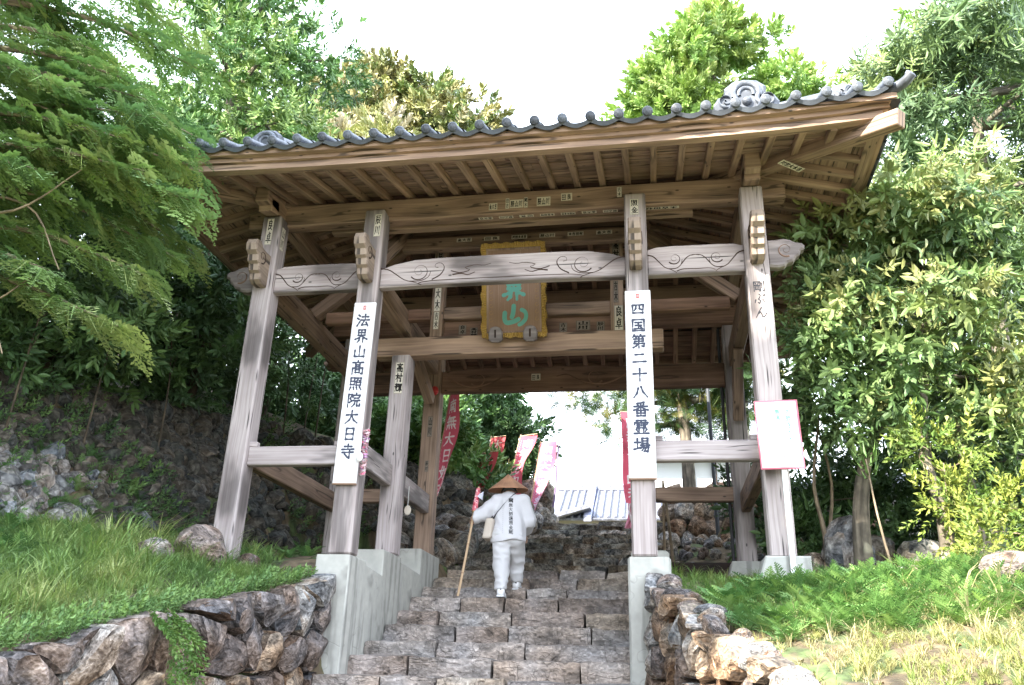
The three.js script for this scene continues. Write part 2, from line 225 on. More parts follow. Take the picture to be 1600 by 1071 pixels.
// ---------------------------------------------------------------- ground
const stairY = (z) => { // level of the flight of steps
  if (z > 4.6) return -2.62; if (z > -7) return -0.96 - 0.362 * z; return 1.57 + 0.05 * Math.min(30, -7 - z);
};
const leftEdge = (z) => z > 0.2 ? -2.16 - 0.09 * (z - 0.2) : z > -3.2 ? -2.0 : lerp(-2.0, -0.9, clamp((-3.2 - z) / 3.8, 0, 1));
const rightEdge = (z) => z > 0.25 ? 0.86 + (z - 0.25) * 0.26 : z > -3.2 ? 0.74 : lerp(0.74, 1.25, clamp((-3.2 - z) / 1.5, 0, 1));
const moundFoot = (z) => lerp(-4.15 - 0.23 * (z + 4), leftEdge(z) - 0.25, sstep(-3.6, -6.2, z));
function bankL(x, z) {
  const e = Math.max(0, leftEdge(Math.max(z, 0.25)) - 0.15 - x); let h = lerp(-0.06, -0.22, sstep(-0.5, 0.3, z)) - 0.225 * clamp(z, 0, 5) + 0.16 * clamp(-z, 0, 3.2) + 0.6 * sstep(-3.2, -6, z) + (0.2 * Math.min(e, 2.4) + 0.05 * sstep(0, 0.5, e)) * sstep(-0.3, 1.2, z);
  const d = moundFoot(z) - x;
  if (d > 0) { const top = 2.0 - 1.2 * sstep(-3.8, -6, z); h += Math.min(d * 1.5, top) + Math.max(0, d - top / 1.5) * 0.38; h = Math.min(h, 9); }
  return h;
}
function bankR(x, z) {
  const e = Math.max(0, x - rightEdge(Math.max(z, 0.25)) - 0.2); let h = lerp(-0.12, -0.24, sstep(-0.8, 0.2, z)) - 0.31 * clamp(z, 0, 5) + 0.13 * Math.min(e, 2.6) * sstep(-0.4, 1.2, z) + 0.05 * clamp(-z, 0, 3);
  h += 0.95 * sstep(-3.1, -5.6, z) + 0.95 * sstep(-6.1, -6.7, z);
  h += 0.12 * clamp(x - 3.6, 0, 4) * sstep(1, -1, z) ; return h;
}
function groundY(x, z) {
  const l = leftEdge(z), r = rightEdge(z), s = stairY(z) - 0.24;
  if (x < l - 0.3) return bankL(x, z); if (x > r + 0.3) return bankR(x, z);
  if (x < l - 0.12) return lerp(bankL(x, z), s, (x - l + 0.3) / 0.18); if (x > r + 0.12) return lerp(s, bankR(x, z), (x - r - 0.12) / 0.18); return s;
}
{
  const xs = [], zs = []; for (let x = -9; x <= 9.001; x += 0.12) xs.push(x); for (let k = 1; k <= 14; k++) { xs.push(9 + 0.7 * k * k); xs.unshift(-9 - 0.7 * k * k); }
  for (let z = -10; z <= 9.001; z += 0.12) zs.push(z); for (let k = 1; k <= 14; k++) { zs.push(9 + 0.7 * k * k); zs.unshift(-10 - 0.7 * k * k); }
  const pos = [], uv = [], idx = [], nx = xs.length;
  for (const z of zs) for (const x of xs) { pos.push(x, groundY(x, z) + 0.03 * n3(x * 1.7, 0, z * 1.7, 5) + 0.015 * n3(x * 5, 0, z * 5, 6), z); uv.push(x, z); }
  for (let j = 0; j + 1 < zs.length; j++) for (let i = 0; i + 1 < nx; i++) { const a = j * nx + i; idx.push(a, a + nx, a + 1, a + 1, a + nx, a + nx + 1); }
  const g = new THREE.BufferGeometry(); g.setAttribute('position', new THREE.Float32BufferAttribute(pos, 3)); g.setAttribute('uv', new THREE.Float32BufferAttribute(uv, 2)); g.setIndex(idx); g.computeVertexNormals();
  tag(part('ground', g, M.soil, scene), 'earth and leaf litter of the temple hillside', null, null, 'structure');
}

// ---------------------------------------------------------------- stones
function creased(g, a = 0.6) { return planarUV(toCreasedNormals(g, a)); }
// rough squared block
function block(w, h, d, seed, amp = 0.02, nx = 4) {
  const g = mergeVertices((() => { const b = new THREE.BoxGeometry(w, h, d, nx, 3, 2); b.deleteAttribute('uv'); b.deleteAttribute('normal'); return b; })()), p = g.attributes.position, s = seed * 7.31;
  for (let i = 0; i < p.count; i++) {
    const v = V().fromBufferAttribute(p, i), e = [Math.abs(v.x) / (w / 2) > 0.99, Math.abs(v.y) / (h / 2) > 0.99, Math.abs(v.z) / (d / 2) > 0.99].filter(Boolean).length;
    if (e >= 2) { v.x -= Math.sign(v.x) * (e === 3 ? 0.014 : 0.006) * (0.2 + 1.3 * hash(i, 3, seed)); v.y -= Math.sign(v.y) * (e === 3 ? 0.016 : 0.012) * (0.1 + 1.5 * hash(i, 4, seed)); v.z -= Math.sign(v.z) * (e === 3 ? 0.03 : 0.016) * (0.3 + 1.2 * hash(i, 5, seed)); }
    v.x += amp * 0.8 * n3(v.x * 4 + s, v.y * 6, v.z * 4, 11); v.y += amp * 0.7 * n3(v.x * 5 + s, v.y * 6, v.z * 5, 12); v.z += amp * 1.5 * n3(v.x * 5 + s, v.y * 7, v.z * 4, 13) + amp * 0.7 * n3(v.x * 14 + s, v.y * 16, v.z * 9, 14);
    p.setXYZ(i, v.x, v.y, v.z);
  }
  const o = creased(g, 0.35), uv = o.attributes.uv, fl = hash(seed, 1, 9) < 0.5 ? -1 : 1; for (let i = 0; i < uv.count; i++) uv.setXY(i, fl * uv.getX(i) + hash(seed, 2, 9) * 5, uv.getY(i) + hash(seed, 3, 9) * 5); return o;
}
// loose rock: a ball cut by random planes
function rock(seed, detail = 2, cuts = 11, us = 0.3) {
  const r = RNG(seed), pl = []; for (let i = 0; i < cuts; i++) pl.push([V(r() - 0.5, r() - 0.5, r() - 0.5).normalize(), 0.62 + 0.34 * r()]);
  const g0 = new THREE.IcosahedronGeometry(1, detail); g0.deleteAttribute('uv'); g0.deleteAttribute('normal'); const g = mergeVertices(g0), p = g.attributes.position;
  for (let i = 0; i < p.count; i++) { const d = V().fromBufferAttribute(p, i).normalize(); let k = 1; for (const [n, o] of pl) { const c = d.dot(n); if (c > 0.01) k = Math.min(k, o / c); } k *= 1 + 0.05 * n3(d.x * 4 + seed, d.y * 4, d.z * 4, 21); p.setXYZ(i, d.x * k, d.y * k, d.z * k); }
  const o = creased(g, 0.45), uv = o.attributes.uv; for (let i = 0; i < uv.count; i++) uv.setXY(i, uv.getX(i) * us + seed * 0.37, uv.getY(i) * us + seed * 0.61); return o;
}
const ROCKS = [1, 2, 3, 4, 5, 6, 7, 8].map((s) => rock(s * 17, 2)), PEBBLES = [1, 2, 3, 4, 5, 6].map((s) => rock(s * 29, 1, 8, 0.1));

// stones fitted together on a sloping face: voronoi cells of an outline in (u,v) metres
function clipPoly(poly, nx, ny, c) { const o = []; for (let i = 0; i < poly.length; i++) { const a = poly[i], b = poly[(i + 1) % poly.length], da = a[0] * nx + a[1] * ny - c, db = b[0] * nx + b[1] * ny - c; if (da <= 0) o.push(a); if (da * db < 0) { const t = da / (da - db); o.push([lerp(a[0], b[0], t), lerp(a[1], b[1], t)]); } } return o; }
function voronoi(outline, seeds) { return seeds.map((s, i) => { let p = outline.map((q) => [...q]); seeds.forEach((o, j) => { if (i === j || !p.length) return; const nx = o[0] - s[0], ny = o[1] - s[1]; if (nx * nx + ny * ny > 2.5) return; p = clipPoly(p, nx, ny, (o[0] * o[0] + o[1] * o[1] - s[0] * s[0] - s[1] * s[1]) / 2); }); return p; }); }
function wallStone(poly, frame, seed, bulge = 0.09, gap = 0.018) {
  const r = RNG(seed), cx = poly.reduce((a, q) => a + q[0], 0) / poly.length, cy = poly.reduce((a, q) => a + q[1], 0) / poly.length, N = 24, ring = [];
  let per = 0; const L = poly.map((q, i) => { const b = poly[(i + 1) % poly.length], l = Math.hypot(b[0] - q[0], b[1] - q[1]); per += l; return l; });
  if (per < 0.35) return null;
  for (let k = 0; k < N; k++) { let t = (k / N) * per, i = 0; while (t > L[i] && i < L.length - 1) t -= L[i++]; const a = poly[i], b = poly[(i + 1) % poly.length], f = t / L[i]; ring.push([lerp(a[0], b[0], f), lerp(a[1], b[1], f)]); }
  const sm = ring.map((q, k) => { const a = ring[(k + N - 1) % N], b = ring[(k + 1) % N]; return [q[0] * 0.64 + (a[0] + b[0]) * 0.18, q[1] * 0.64 + (a[1] + b[1]) * 0.18]; });
  const pts = [], levels = [[1, -0.14, gap], [1, -0.01, gap], [0.93, bulge * 0.5, gap], [0.72, bulge * 0.85, gap], [0.38, bulge, gap]], fac = Array.from({ length: 6 }, () => [(r() - 0.5) * 1.1, (r() - 0.5) * 1.1, bulge * (0.75 + 0.6 * r())]), cut = (x, y) => Math.max(-0.02, Math.min(...fac.map(([a, b, c]) => c + a * x + b * y)));
  for (const [s, d, g] of levels) for (let k = 0; k < N; k++) {
    let [x, y] = sm[k]; x -= cx; y -= cy; const l = Math.hypot(x, y) || 1; x = x * s * (1 - g / l); y = y * s * (1 - g / l);
    const dd = (d > 0 ? Math.min(d * 1.6, cut(x, y)) : d) + (d > 0 ? 0.022 * n3(x * 8 + seed, y * 8, d * 5, 31) + 0.012 * n3(x * 21 + seed, y * 21, d * 5, 32) : 0); pts.push(frame(cx + x, cy + y, dd));
  }
  pts.push(frame(cx, cy, cut(0, 0))); const idx = [];
  for (let l = 0; l < 4; l++) for (let k = 0; k < N; k++) { const a = l * N + k, b = l * N + ((k + 1) % N); idx.push(a, b, a + N, b, b + N, a + N); }
  for (let k = 0; k < N; k++) idx.push(4 * N + k, 4 * N + ((k + 1) % N), 5 * N);
  const g = new THREE.BufferGeometry(); g.setAttribute('position', new THREE.Float32BufferAttribute(pts.flatMap((p) => [p.x, p.y, p.z]), 3)); g.setIndex(idx); return creased(g, 0.32);
}
const ragged = (a, b, step, amp, seed) => { const r = RNG(seed), o = [], n = Math.floor(Math.abs(b[0] - a[0]) / step); for (let i = 0; i <= n; i++) { const t = i / n; o.push([lerp(a[0], b[0], t), lerp(a[1], b[1], t) + (r() - 0.5) * amp]); } return o; };
function stoneWall(o, outline, frame, size, seed, mats, weights, bulge, aspect = 1) {
  const r = RNG(seed), us = outline.map((q) => q[0]), vs = outline.map((q) => q[1]), u0 = Math.min(...us), u1 = Math.max(...us), v0 = Math.min(...vs), v1 = Math.max(...vs), seeds = [];
  const du = size * aspect, dv = size / aspect * 0.95; let row = 0;
  const inside = (x, y) => { let c = true; const m = [outline[0], outline[1], outline[2], outline[outline.length - 1]]; m.forEach((a, i) => { const b = m[(i + 1) % 4]; if ((b[0] - a[0]) * (y - a[1]) - (b[1] - a[1]) * (x - a[0]) < -0.06) c = false; }); return c; };
  for (let v = v0 + dv * 0.4; v < v1 + dv * 0.4; v += dv, row++) for (let u = u0 + (row % 2 ? 0.1 : 0.6) * du; u < u1 + du * 0.3; u += du) { const x = u + (r() - 0.5) * du * 0.75, y = v + (r() - 0.5) * dv * 0.75; if (inside(x, y)) seeds.push([x, y]); }
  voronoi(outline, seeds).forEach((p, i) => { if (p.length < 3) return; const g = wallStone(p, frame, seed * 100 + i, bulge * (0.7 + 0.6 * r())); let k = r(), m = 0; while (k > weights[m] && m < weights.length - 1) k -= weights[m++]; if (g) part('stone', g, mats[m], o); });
}

// ---------------------------------------------------------------- the flight of stone steps
{
  const st = thing('stone_steps', 'broad flight of rough stone steps climbing through the gate', null, [0, 0, 0], null, 'structure');
  const rows = [[-2.62, 4.6], [-2.31, 3.75], [-2.02, 3.0], [-1.82, 2.4], [-1.64, 1.85], [-1.48, 1.4], [-1.31, 0.93], [-1.13, 0.46], [-0.95, -0.02], [-0.79, -0.45], [-0.59, -1.04], [-0.4, -1.51], [-0.21, -1.98], [-0.05, -2.48], [0.13, -2.99], [0.3, -3.45]];
  const r = RNG(901), upper = []; let h = 0.3, z = -3.45; while (z > -7.1) { const dz = 0.27 + 0.2 * r(); z -= dz; h += dz * 0.345 + 0.02 * (r() - 0.5); upper.push([h, z]); }
  const all = [...rows, ...upper]; let id = 0;
  all.forEach(([y, zz], i) => {
    const up = i >= rows.length, x1 = rightEdge(zz) + (zz > 0.25 ? 0 : 0) + (up ? 0.1 : -0.01), x0 = leftEdge(zz) + (zz > 0.2 ? 0.02 : up ? -0.15 : 0.015), low = i ? all[i - 1][0] : y - 0.3, nextZ = all[i + 1] ? all[i + 1][1] : zz - 0.5;
    let x = x0; const wide = up ? [0.5, 1.3] : [0.42, 1.0];
    while (x < x1 - 0.02) {
      let w = lerp(wide[0], wide[1], r()); if (x1 - x - w < wide[0] * 0.7) w = x1 - x;
      const hh = y - low + 0.1, d = zz - nextZ + 0.2, jy = up ? 0.05 * (r() - 0.5) : 0.03 * (r() - 0.5), jz = (up ? 0.1 : 0.035) * (r() - 0.5);
      part('step_stone', block(w - 0.006, hh, d, ++id, up ? 0.04 : 0.022, clamp(Math.round(w * 14), 4, 14)), up ? M.mossy[Math.floor(r() * 3)] : M.step[Math.floor(r() * 5)], st, [x + w / 2, y - hh / 2 + jy, zz - d / 2 + jz]); x += w;
    }
  });
}

// ---------------------------------------------------------------- concrete plinths under the posts
{
  const o = tag(part('plinth_wall', (() => { // side wall of the steps with three plinths on it
    const prof = [[0.2, -1.5], [0.2, -0.02], [-0.3, -0.02], [-0.3, -0.055], [-0.84, -0.1], [-0.84, 0.18], [-1.5, 0.18], [-1.5, 0.13], [-2.36, 0.09], [-2.36, 0.41], [-3.3, 0.41], [-3.3, -1.5]];
    const g = slab(prof.map(([z, y]) => [z, y]), 0.36, 0.012); return planarUV(g.applyMatrix4(new THREE.Matrix4().makeBasis(V(0, 0, 1), V(0, 1, 0), V(-1, 0, 0))).translate(-1.985, 0, 0)); })(), M.concrete, scene), 'smooth concrete wall with three stepped plinths along the left of the steps', 'concrete wall');
  const p = (name, w, h, d, x, y, z, label, g) => tag(part(name, g ?? cbox(w, h, d, 0.02), M.concrete, scene, [x, y - h / 2, z]), label, 'plinth');
  tag(part('plinth_wall', planarUV((() => { const prof = [[0.2, -1.5], [0.2, -0.02], [-0.32, -0.02], [-0.32, -0.06], [-0.84, -0.1], [-0.84, 0.18], [-1.5, 0.18], [-1.5, 0.13], [-2.36, 0.09], [-2.36, 0.41], [-3.3, 0.41], [-3.3, -1.5]]; return slab(prof, 0.4, 0.02).applyMatrix4(new THREE.Matrix4().makeBasis(V(0, 0, 1), V(0, 1, 0), V(-1, 0, 0))).translate(1.145, 0, 0); })()), M.concrete, scene), 'white concrete plinth wall right of the steps under the signboard post', 'concrete wall');
  const tap = (x, y, z, w0, w1, h, label) => { // block with a sloping left side
    const g = slab([[-w1 / 2 - (w0 - w1), -h], [w1 / 2, -h], [w1 / 2, 0], [-w1 / 2, 0]], 0.4, 0.015); return tag(part('plinth', planarUV(g), M.concrete, scene, [x, y, z - 0.2]), label, 'plinth'); };
  tap(2.2, 0, 0.0, 0.52, 0.4, 0.34, 'sunlit concrete plinth under the front right corner post');
  tap(2.13, 0.33, -2.86, 0.5, 0.38, 0.4, 'grey concrete plinth under the rear right post');
  tap(-3.44, -0.16, 0.0, 0.46, 0.4, 0.3, 'concrete plinth hidden in grass under the front left corner post');
  tap(-3.44, 0.33, -2.86, 0.46, 0.4, 0.5, 'concrete plinth under the shaded rear left post');
}

// ---------------------------------------------------------------- the gate
const XC = -0.635, gate = thing('temple_gate', 'weathered timber temple gate with grey tiled hip roof over the steps', 'gate');
{
  const r = RNG(1201), pick = (a) => a[Math.floor(r() * a.length)], X = [-3.44, -2.143, 0.905, 2.172], ZB = -2.86, W = 0.24;
  const rot = (geo) => geo;
  // posts
  const post = (x, z, y0, y1, m, w = W) => part('post', cbox(w, y1 - y0, w, 0.016), m, gate, [x, (y0 + y1) / 2, z]);
  X.forEach((x, i) => post(x, 0, i ? 0 : -0.3, 4.0, M.grey[i === 0 ? 1 : 0]));
  for (const x of [-2.1, 0.905]) post(x, -1.304, 0.18, 2.66, M.grey[1]);
  for (const x of [-2.14, 0.905]) post(x, ZB - 0.12, 0.41, 3.62, M.brown[1]);
  for (const x of [-3.44, 2.15]) post(x, ZB - 0.12, 0.33, 3.62, M.grey[2]);
  // eave beams on the posts
  const tb = (w, h, d, x, y, z, m, name = 'tie_beam') => part(name, cbox(w, h, d, 0.01), m, gate, [x, y, z]);
  const KX0 = XC - 3.2, KX1 = XC + 3.2;
  part('tie_beam', cbox(KX1 - KX0, 0.29, 0.17, 0.012), M.brown[0], gate, [XC, 4.083, -0.133]);
  part('tie_beam', cbox(KX1 - KX0, 0.29, 0.17, 0.012), M.brown[2], gate, [XC, 4.083, ZB]);
  part('tie_beam', cbox(KX1 - KX0 - 0.2, 0.26, 0.17, 0.012), M.dark[2], gate, [XC, 3.75, ZB]);
  part('lower_beam', cbox(4.4, 0.12, 0.12, 0.01), M.brown[1], gate, [XC, 4.0, -0.33]);
  for (const s of [-1, 1]) part('side_beam', cbox(0.17, 0.25, 3.75, 0.012), M.brown[s < 0 ? 0 : 1], gate, [XC + s * 2.806, 4.14, -1.43]);
  for (const s of [-1, 1]) part('corner_block', cbox(0.17, 0.16, 0.2, 0.01), M.brown[0], gate, [XC + s * 2.806, 4.05, 0.24], [0.25, 0, 0]);
  // side ties between front and rear posts at the height of the carved beam, and low side rails
  for (const x of X) part('side_tie', cbox(0.15, 0.3, 2.9, 0.012), M.brown[1], gate, [x, 3.14, -1.42]);
  for (const x of [X[0], X[3]]) part('side_rail', cbox(0.12, 0.25, 2.9, 0.012), M.brown[2], gate, [x, 1.1, -1.43]);
  for (const x of [-2.143, 0.905]) { part('side_rail', cbox(0.12, 0.26, 1.1, 0.012), M.grey[2], gate, [x, 1.1, -0.63]); part('side_rail', cbox(0.11, 0.26, 1.5, 0.012), M.grey[2], gate, [x + 0.02, 1.09, -2.12]); }
  // front and rear low rails with wedges
  for (const [a, b] of [[X[0], X[1]], [X[2], X[3]]]) {
    part('front_rail', cbox(b - a - 0.236, 0.205, 0.12, 0.012), M.grey[1], gate, [(a + b) / 2, 1.036, 0]);
    part('rear_rail', cbox(b - a - 0.236, 0.19, 0.12, 0.012), M.brown[2], gate, [(a + b) / 2, 1.22, ZB - 0.1]);
    part('wedge', cbox(0.09, 0.055, 0.07, 0.006), M.grey[1], gate, [a + 0.165, 1.166, 0.02]); part('wedge', cbox(0.09, 0.055, 0.07, 0.006), M.grey[1], gate, [b - 0.165, 1.166, 0.02]);
  }
  // carved rainbow beam through the front posts
  const spiral = (x, y, r0, turns, dir, a0, n = 26) => Array.from({ length: n + 1 }, (_, i) => { const t = i / n, a = a0 + dir * t * turns * 2 * Math.PI, q = r0 * (1 - 0.86 * t); return V(x + Math.cos(a) * q, y + Math.sin(a) * q, 0); });
  const groove = (name, pts, parent, z, m, w = 0.009) => part(name, limb(pts.map((p) => V(p.x, p.y, 0)), w * 1.35, w * 0.7, 5, pts.length * 2), m, parent, [0, 0, z]);  // carved lines drawn as raised tubes in a darker tone
  const carve = (beam, L, Hh, small) => { // scroll work at both ends, a line along the foot
    const z = 0.053;
    for (const s of [-1, 1]) {
      const e = (s * L) / 2, k = small ? 0.62 : 1, f = (x, y) => V(e - s * x * k, y, 0);
      groove('carving', [f(0.0, 0.07), f(0.10, 0.05), f(0.2, -0.02), f(0.3, -0.09), f(0.42, -0.125), f(0.5, -0.16)], beam, z, M.blackish, 0.007);
      groove('carving', spiral(e - s * 0.47 * k, 0.012, 0.115 * (small ? 0.62 : 1), 1.6, -s, s > 0 ? -0.6 : Math.PI + 0.6), beam, z, M.blackish, 0.007);
      groove('carving', [f(0.36, -0.11), f(0.5, -0.105), f(0.58, -0.06), f(0.6, 0.0)], beam, z, M.blackish, 0.006);
      if (!small) {
        groove('carving', [f(0.62, -0.1), f(0.72, -0.04), f(0.76, 0.05), f(0.72, 0.105), f(0.66, 0.1), f(0.65, 0.06), f(0.69, 0.05)], beam, z, M.blackish, 0.007);
        groove('carving', [f(0.84, 0.0), f(0.95, -0.03), f(1.06, 0.0), f(1.0, 0.03), f(1.12, 0.06), f(1.22, 0.05), f(1.3, 0.07)], beam, z, M.blackish, 0.006);
        groove('carving', [f(0.86, -0.05), f(0.96, -0.04), f(1.04, -0.06), f(1.12, -0.03)], beam, z, M.blackish, 0.008);
      } else groove('carving', [f(0.58, -0.06), f(0.7, 0.03), f(0.8, 0.05), f(0.9, 0.04)], beam, z, M.blackish, 0.006);
    }
    const q = L / 2 - (small ? 0.36 : 0.52), d = small ? 0.05 : 0.06;
    groove('carving', [V(-q - d, -Hh / 2 + 0.03, 0), V(-q, -Hh / 2 + 0.05, 0), V(0, -Hh / 2 + (small ? 0.05 : 0.062), 0), V(q, -Hh / 2 + 0.05, 0), V(q + d, -Hh / 2 + 0.03, 0)], beam, z, M.blackish, 0.006);
  };
  [[X[0], X[1], 1], [X[1], X[2], 0], [X[2], X[3], 1]].forEach(([a, b, small]) => {
    const L = b - a - 0.238, h = L / 2, H2 = 0.172, out = small ? [[-h, -H2], [h, -H2], [h, 0.135], [h - 0.1, 0.165], [h * 0.5, H2], [-h * 0.5, H2], [-h + 0.1, 0.165], [-h, 0.135]] : [[-h, -H2], [-h * 0.4, -H2 + 0.015], [h * 0.4, -H2 + 0.015], [h, -H2], [h, 0.06], [h - 0.16, 0.12], [h - 0.4, 0.165], [h - 0.7, 0.178], [0, 0.182], [-h + 0.7, 0.178], [-h + 0.4, 0.165], [-h + 0.16, 0.12], [-h, 0.06]];
    const beam = part('carved_beam', planarUV(slab(out, 0.11, 0.012), { along: 0, off: [a * 3, 0.2] }), M.grey[0], gate, [(a + b) / 2, 3.166, -0.055]);
    beam.geometry.translate(0, 0, 0); const grp = beam; // carvings stand on the front face
    carve(grp, L, 2 * H2, small); grp.children.forEach((c) => { c.position.z += 0.055; });
  });
  // scrolled beam noses: two at the ends of the beam, four towards the front
  const cloud = [[0, -0.15], [0.1, -0.165], [0.17, -0.15], [0.2, -0.115], [0.26, -0.1], [0.295, -0.05], [0.33, -0.03], [0.345, 0.02], [0.385, 0.04], [0.39, 0.085], [0.36, 0.115], [0.3, 0.125], [0.25, 0.155], [0.18, 0.175], [0.1, 0.165], [0, 0.165]];
  const nose = (x, y, z, turn, k, m, ky = 1) => {
    const n = part('beam_nose', planarUV(slab(cloud.map(([a, b]) => [a * k, b * k * ky]), 0.13, 0.02), { along: 0 }), m, gate, [x, y, z], [0, turn, 0]);
    for (const s of [0.001, 0.129]) groove('carving', spiral(0.19 * k, 0.035 * k, 0.085 * k, 1.5, -1, -1.2), n, s, m === M.grey[0] ? M.dark[0] : M.blackish, 0.008); return n;
  };
  nose(X[3] + 0.119, 3.18, -0.065, 0, 1, M.grey[0]); nose(X[0] - 0.119, 3.18, 0.065, Math.PI, 1, M.grey[0]);
  const noseOut = [[0, -0.2], [0.1, -0.21], [0.15, -0.18], [0.155, -0.11], [0.19, -0.09], [0.2, -0.02], [0.235, 0.0], [0.245, 0.07], [0.29, 0.1], [0.305, 0.17], [0.28, 0.235], [0.22, 0.25], [0.17, 0.2], [0.1, 0.19], [0, 0.2]];
  X.forEach((x) => {
    const n = part('beam_nose', planarUV(slab(noseOut.map(([a, b]) => [a * 1.25, b * 1.05]), 0.14, 0.014), { along: 0 }), M.tan, gate, [x - 0.065, 3.24, 0.118], [0, -Math.PI / 2, 0]);
    n.position.x = x + 0.065; n.rotation.y = -Math.PI / 2; n.position.x = x + 0.065;
    for (const s of [0.0, 0.14]) groove('carving', spiral(0.2, 0.09, 0.085, 1.4, -1, -1.4), n, s, M.blackish, 0.007);
  });
  // middle row: cross beam, struts, cross rail, ridge beams
  part('cross_beam', cbox(3.64, 0.25, 0.21, 0.014), M.brown[0], gate, [XC, 2.765, -1.29]);
  for (const x of [-1.68, 0.63]) part('strut', cbox(0.16, 1.5, 0.15, 0.012), M.brown[1], gate, [x, 3.64, -1.29]);
  part('cross_rail', cbox(2.15, 0.17, 0.1, 0.01), M.brown[1], gate, [-0.525, 3.23, -1.29]);
  for (const [a, b] of [[-3.2, -1.77], [0.72, 2.0]]) part('cross_rail', cbox(b - a, 0.16, 0.1, 0.01), M.dark[2], gate, [(a + b) / 2, 3.23, -1.29]);
  part('back_panel', cbox(2.15, 0.25, 0.03, 0.004), M.dark[0], gate, [-0.525, 3.015, -1.33]);
  part('ridge_beam', cbox(3.4, 0.17, 0.16, 0.012), M.brown[2], gate, [XC, 4.38, -1.29]);
  part('ridge_beam', cbox(3.0, 0.17, 0.13, 0.012), M.brown[1], gate, [XC, 4.1, -1.0]);
  for (const s of [-1, 1]) part('brace', timber(V(XC + s * 2.75, 3.3, -1.29), V(XC + s * 1.5, 4.3, -1.29), 0.14, 0.16), M.brown[2], gate);
  for (const x of [X[1], X[2]]) part('brace', timber(V(x, 3.3, 0.0), V(x, 4.45, -1.2), 0.13, 0.15), M.brown[1], gate);
  // rear carved lintel
  const lin2 = part('rear_lintel', planarUV(slab([[-1.4, -0.17], [1.4, -0.17], [1.4, 0.15], [0.9, 0.19], [-0.9, 0.19], [-1.4, 0.15]], 0.12, 0.012), { along: 0 }), M.dark[0], gate, [-0.62, 2.9, ZB - 0.18]);
  for (const s of [-1, 1]) { groove('carving', spiral(s * 0.85, 0.02, 0.12, 1.4, -s, s > 0 ? -0.6 : Math.PI + 0.6), lin2, 0.124, M.dark[2], 0.012); groove('carving', [V(s * 1.3, 0.05, 0), V(s * 1.1, -0.06, 0), V(s * 0.9, -0.1, 0), V(s * 0.6, -0.02, 0), V(s * 0.45, 0.06, 0), V(s * 0.3, 0.03, 0)], lin2, 0.124, M.dark[2], 0.012); }
  for (const [a, b] of [[X[0], X[1]], [X[2], 2.15]]) part('rear_lintel', cbox(b - a - 0.236, 0.34, 0.12, 0.012), M.dark[0], gate, [(a + b) / 2, 2.9, ZB - 0.12]);
  // braces under the rear lintel
  part('brace', timber(V(-2.12, 2.55, -2.72), V(-2.12, 3.1, -1.35), 0.13, 0.15), M.brown[1], gate); part('brace', timber(V(2.15, 2.2, -2.78), V(2.15, 3.0, -2.2), 0.13, 0.15), M.brown[1], gate);

  // --- roof: rafters, soffit boards, fascias
  const S = 0.28, Y0 = 4.235, RZ = -1.43, HX = 2.806, EV = 1.17;          // slope, rafter underside over the front post line, ridge, half width, eave
  const yAt = (d) => Y0 - S * d, lift = (t) => 0.10 * Math.abs(t / 4) ** 4; // d = distance out from the post line
  const soffit = sub('soffit', gate);
  const RH = 0.085;
  // rafters: front, back (mirrored about RZ), left, right
  const ML = (m) => m;
  for (let k = -13; k <= 13; k++) {
    const x = XC + k * 0.293, over = Math.abs(x - XC) - HX, dTop = over > -1.43 ? over : -1.43; if (dTop > EV - 0.2) continue;
    for (const f of [1, -1]) {
      const z = (d) => (f > 0 ? d : 2 * RZ - d), e = f > 0 ? EV - 0.1 : 1.84, m = f > 0 ? pick([M.brown[0], M.brown[0], M.brown[3], M.brown[2]]) : M.dark[2], j = 0.012 * (r() - 0.5), dt = dTop + 0.06;
      part('rafter', timber(V(x, yAt(e) + RH / 2 + j + (f > 0 ? lift(x - XC) * 0.8 : 0), z(e)), V(x, yAt(dt) + RH / 2, z(dt)), 0.072, RH), m, gate);
    }
  }
  for (let k = -9; k <= 9; k++) {
    const z = RZ + k * 0.275, over = Math.abs(z - RZ) - 1.43, dTop = over > -2.6 ? over : -2.6; if (dTop > EV - 0.2) continue;
    for (const s of [1, -1]) { const e = EV - 0.1, x = (d) => XC + s * (HX + d), dt = Math.max(dTop, -1.43) + 0.06; part('rafter', timber(V(x(e), yAt(e) + RH / 2 + lift((z - RZ) * 1.54) * 0.8, z), V(x(dt), yAt(dt) + RH / 2, z), 0.072, RH), pick([M.brown[0], M.brown[1], M.brown[3]]), gate); }
  }
  // soffit boards across the rafters
  const bw = 0.128, bt = 0.014, ys = (d) => yAt(d) + RH + bt / 2 + 0.004, tilt = Math.atan(S);
  for (let d = EV - 0.06; d > -1.42; d -= bw + 0.003) {
    const hx = HX + d - bw * 0.5;
    for (const f of [1, -1]) { // long slopes, split in two or three lengths
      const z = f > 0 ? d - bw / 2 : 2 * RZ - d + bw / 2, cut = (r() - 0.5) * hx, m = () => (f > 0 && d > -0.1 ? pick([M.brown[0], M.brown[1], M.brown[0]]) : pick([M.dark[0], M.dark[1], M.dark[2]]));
      for (const [a, b] of [[-hx, cut - 0.002], [cut + 0.002, hx]]) { const q = part('board', cbox(b - a, bt, bw, 0.002, 0), m(), soffit, [XC + (a + b) / 2, ys(d - bw / 2), z], [f * tilt, 0, 0]); if (d > 0.7) q.position.y += lift(hx) * 0.25; }
    }
    const hz = 1.43 + d - bw * 0.5; if (hz > 0.05) for (const s of [1, -1]) part('board', cbox(bw, bt, 2 * hz, 0.002, 2), d > -0.2 ? pick([M.brown[0], M.brown[3], M.brown[1], M.brown[2]]) : pick(M.dark), soffit, [XC + s * (HX + d - bw / 2), ys(d - bw / 2), RZ], [0, 0, -s * tilt]);
  }
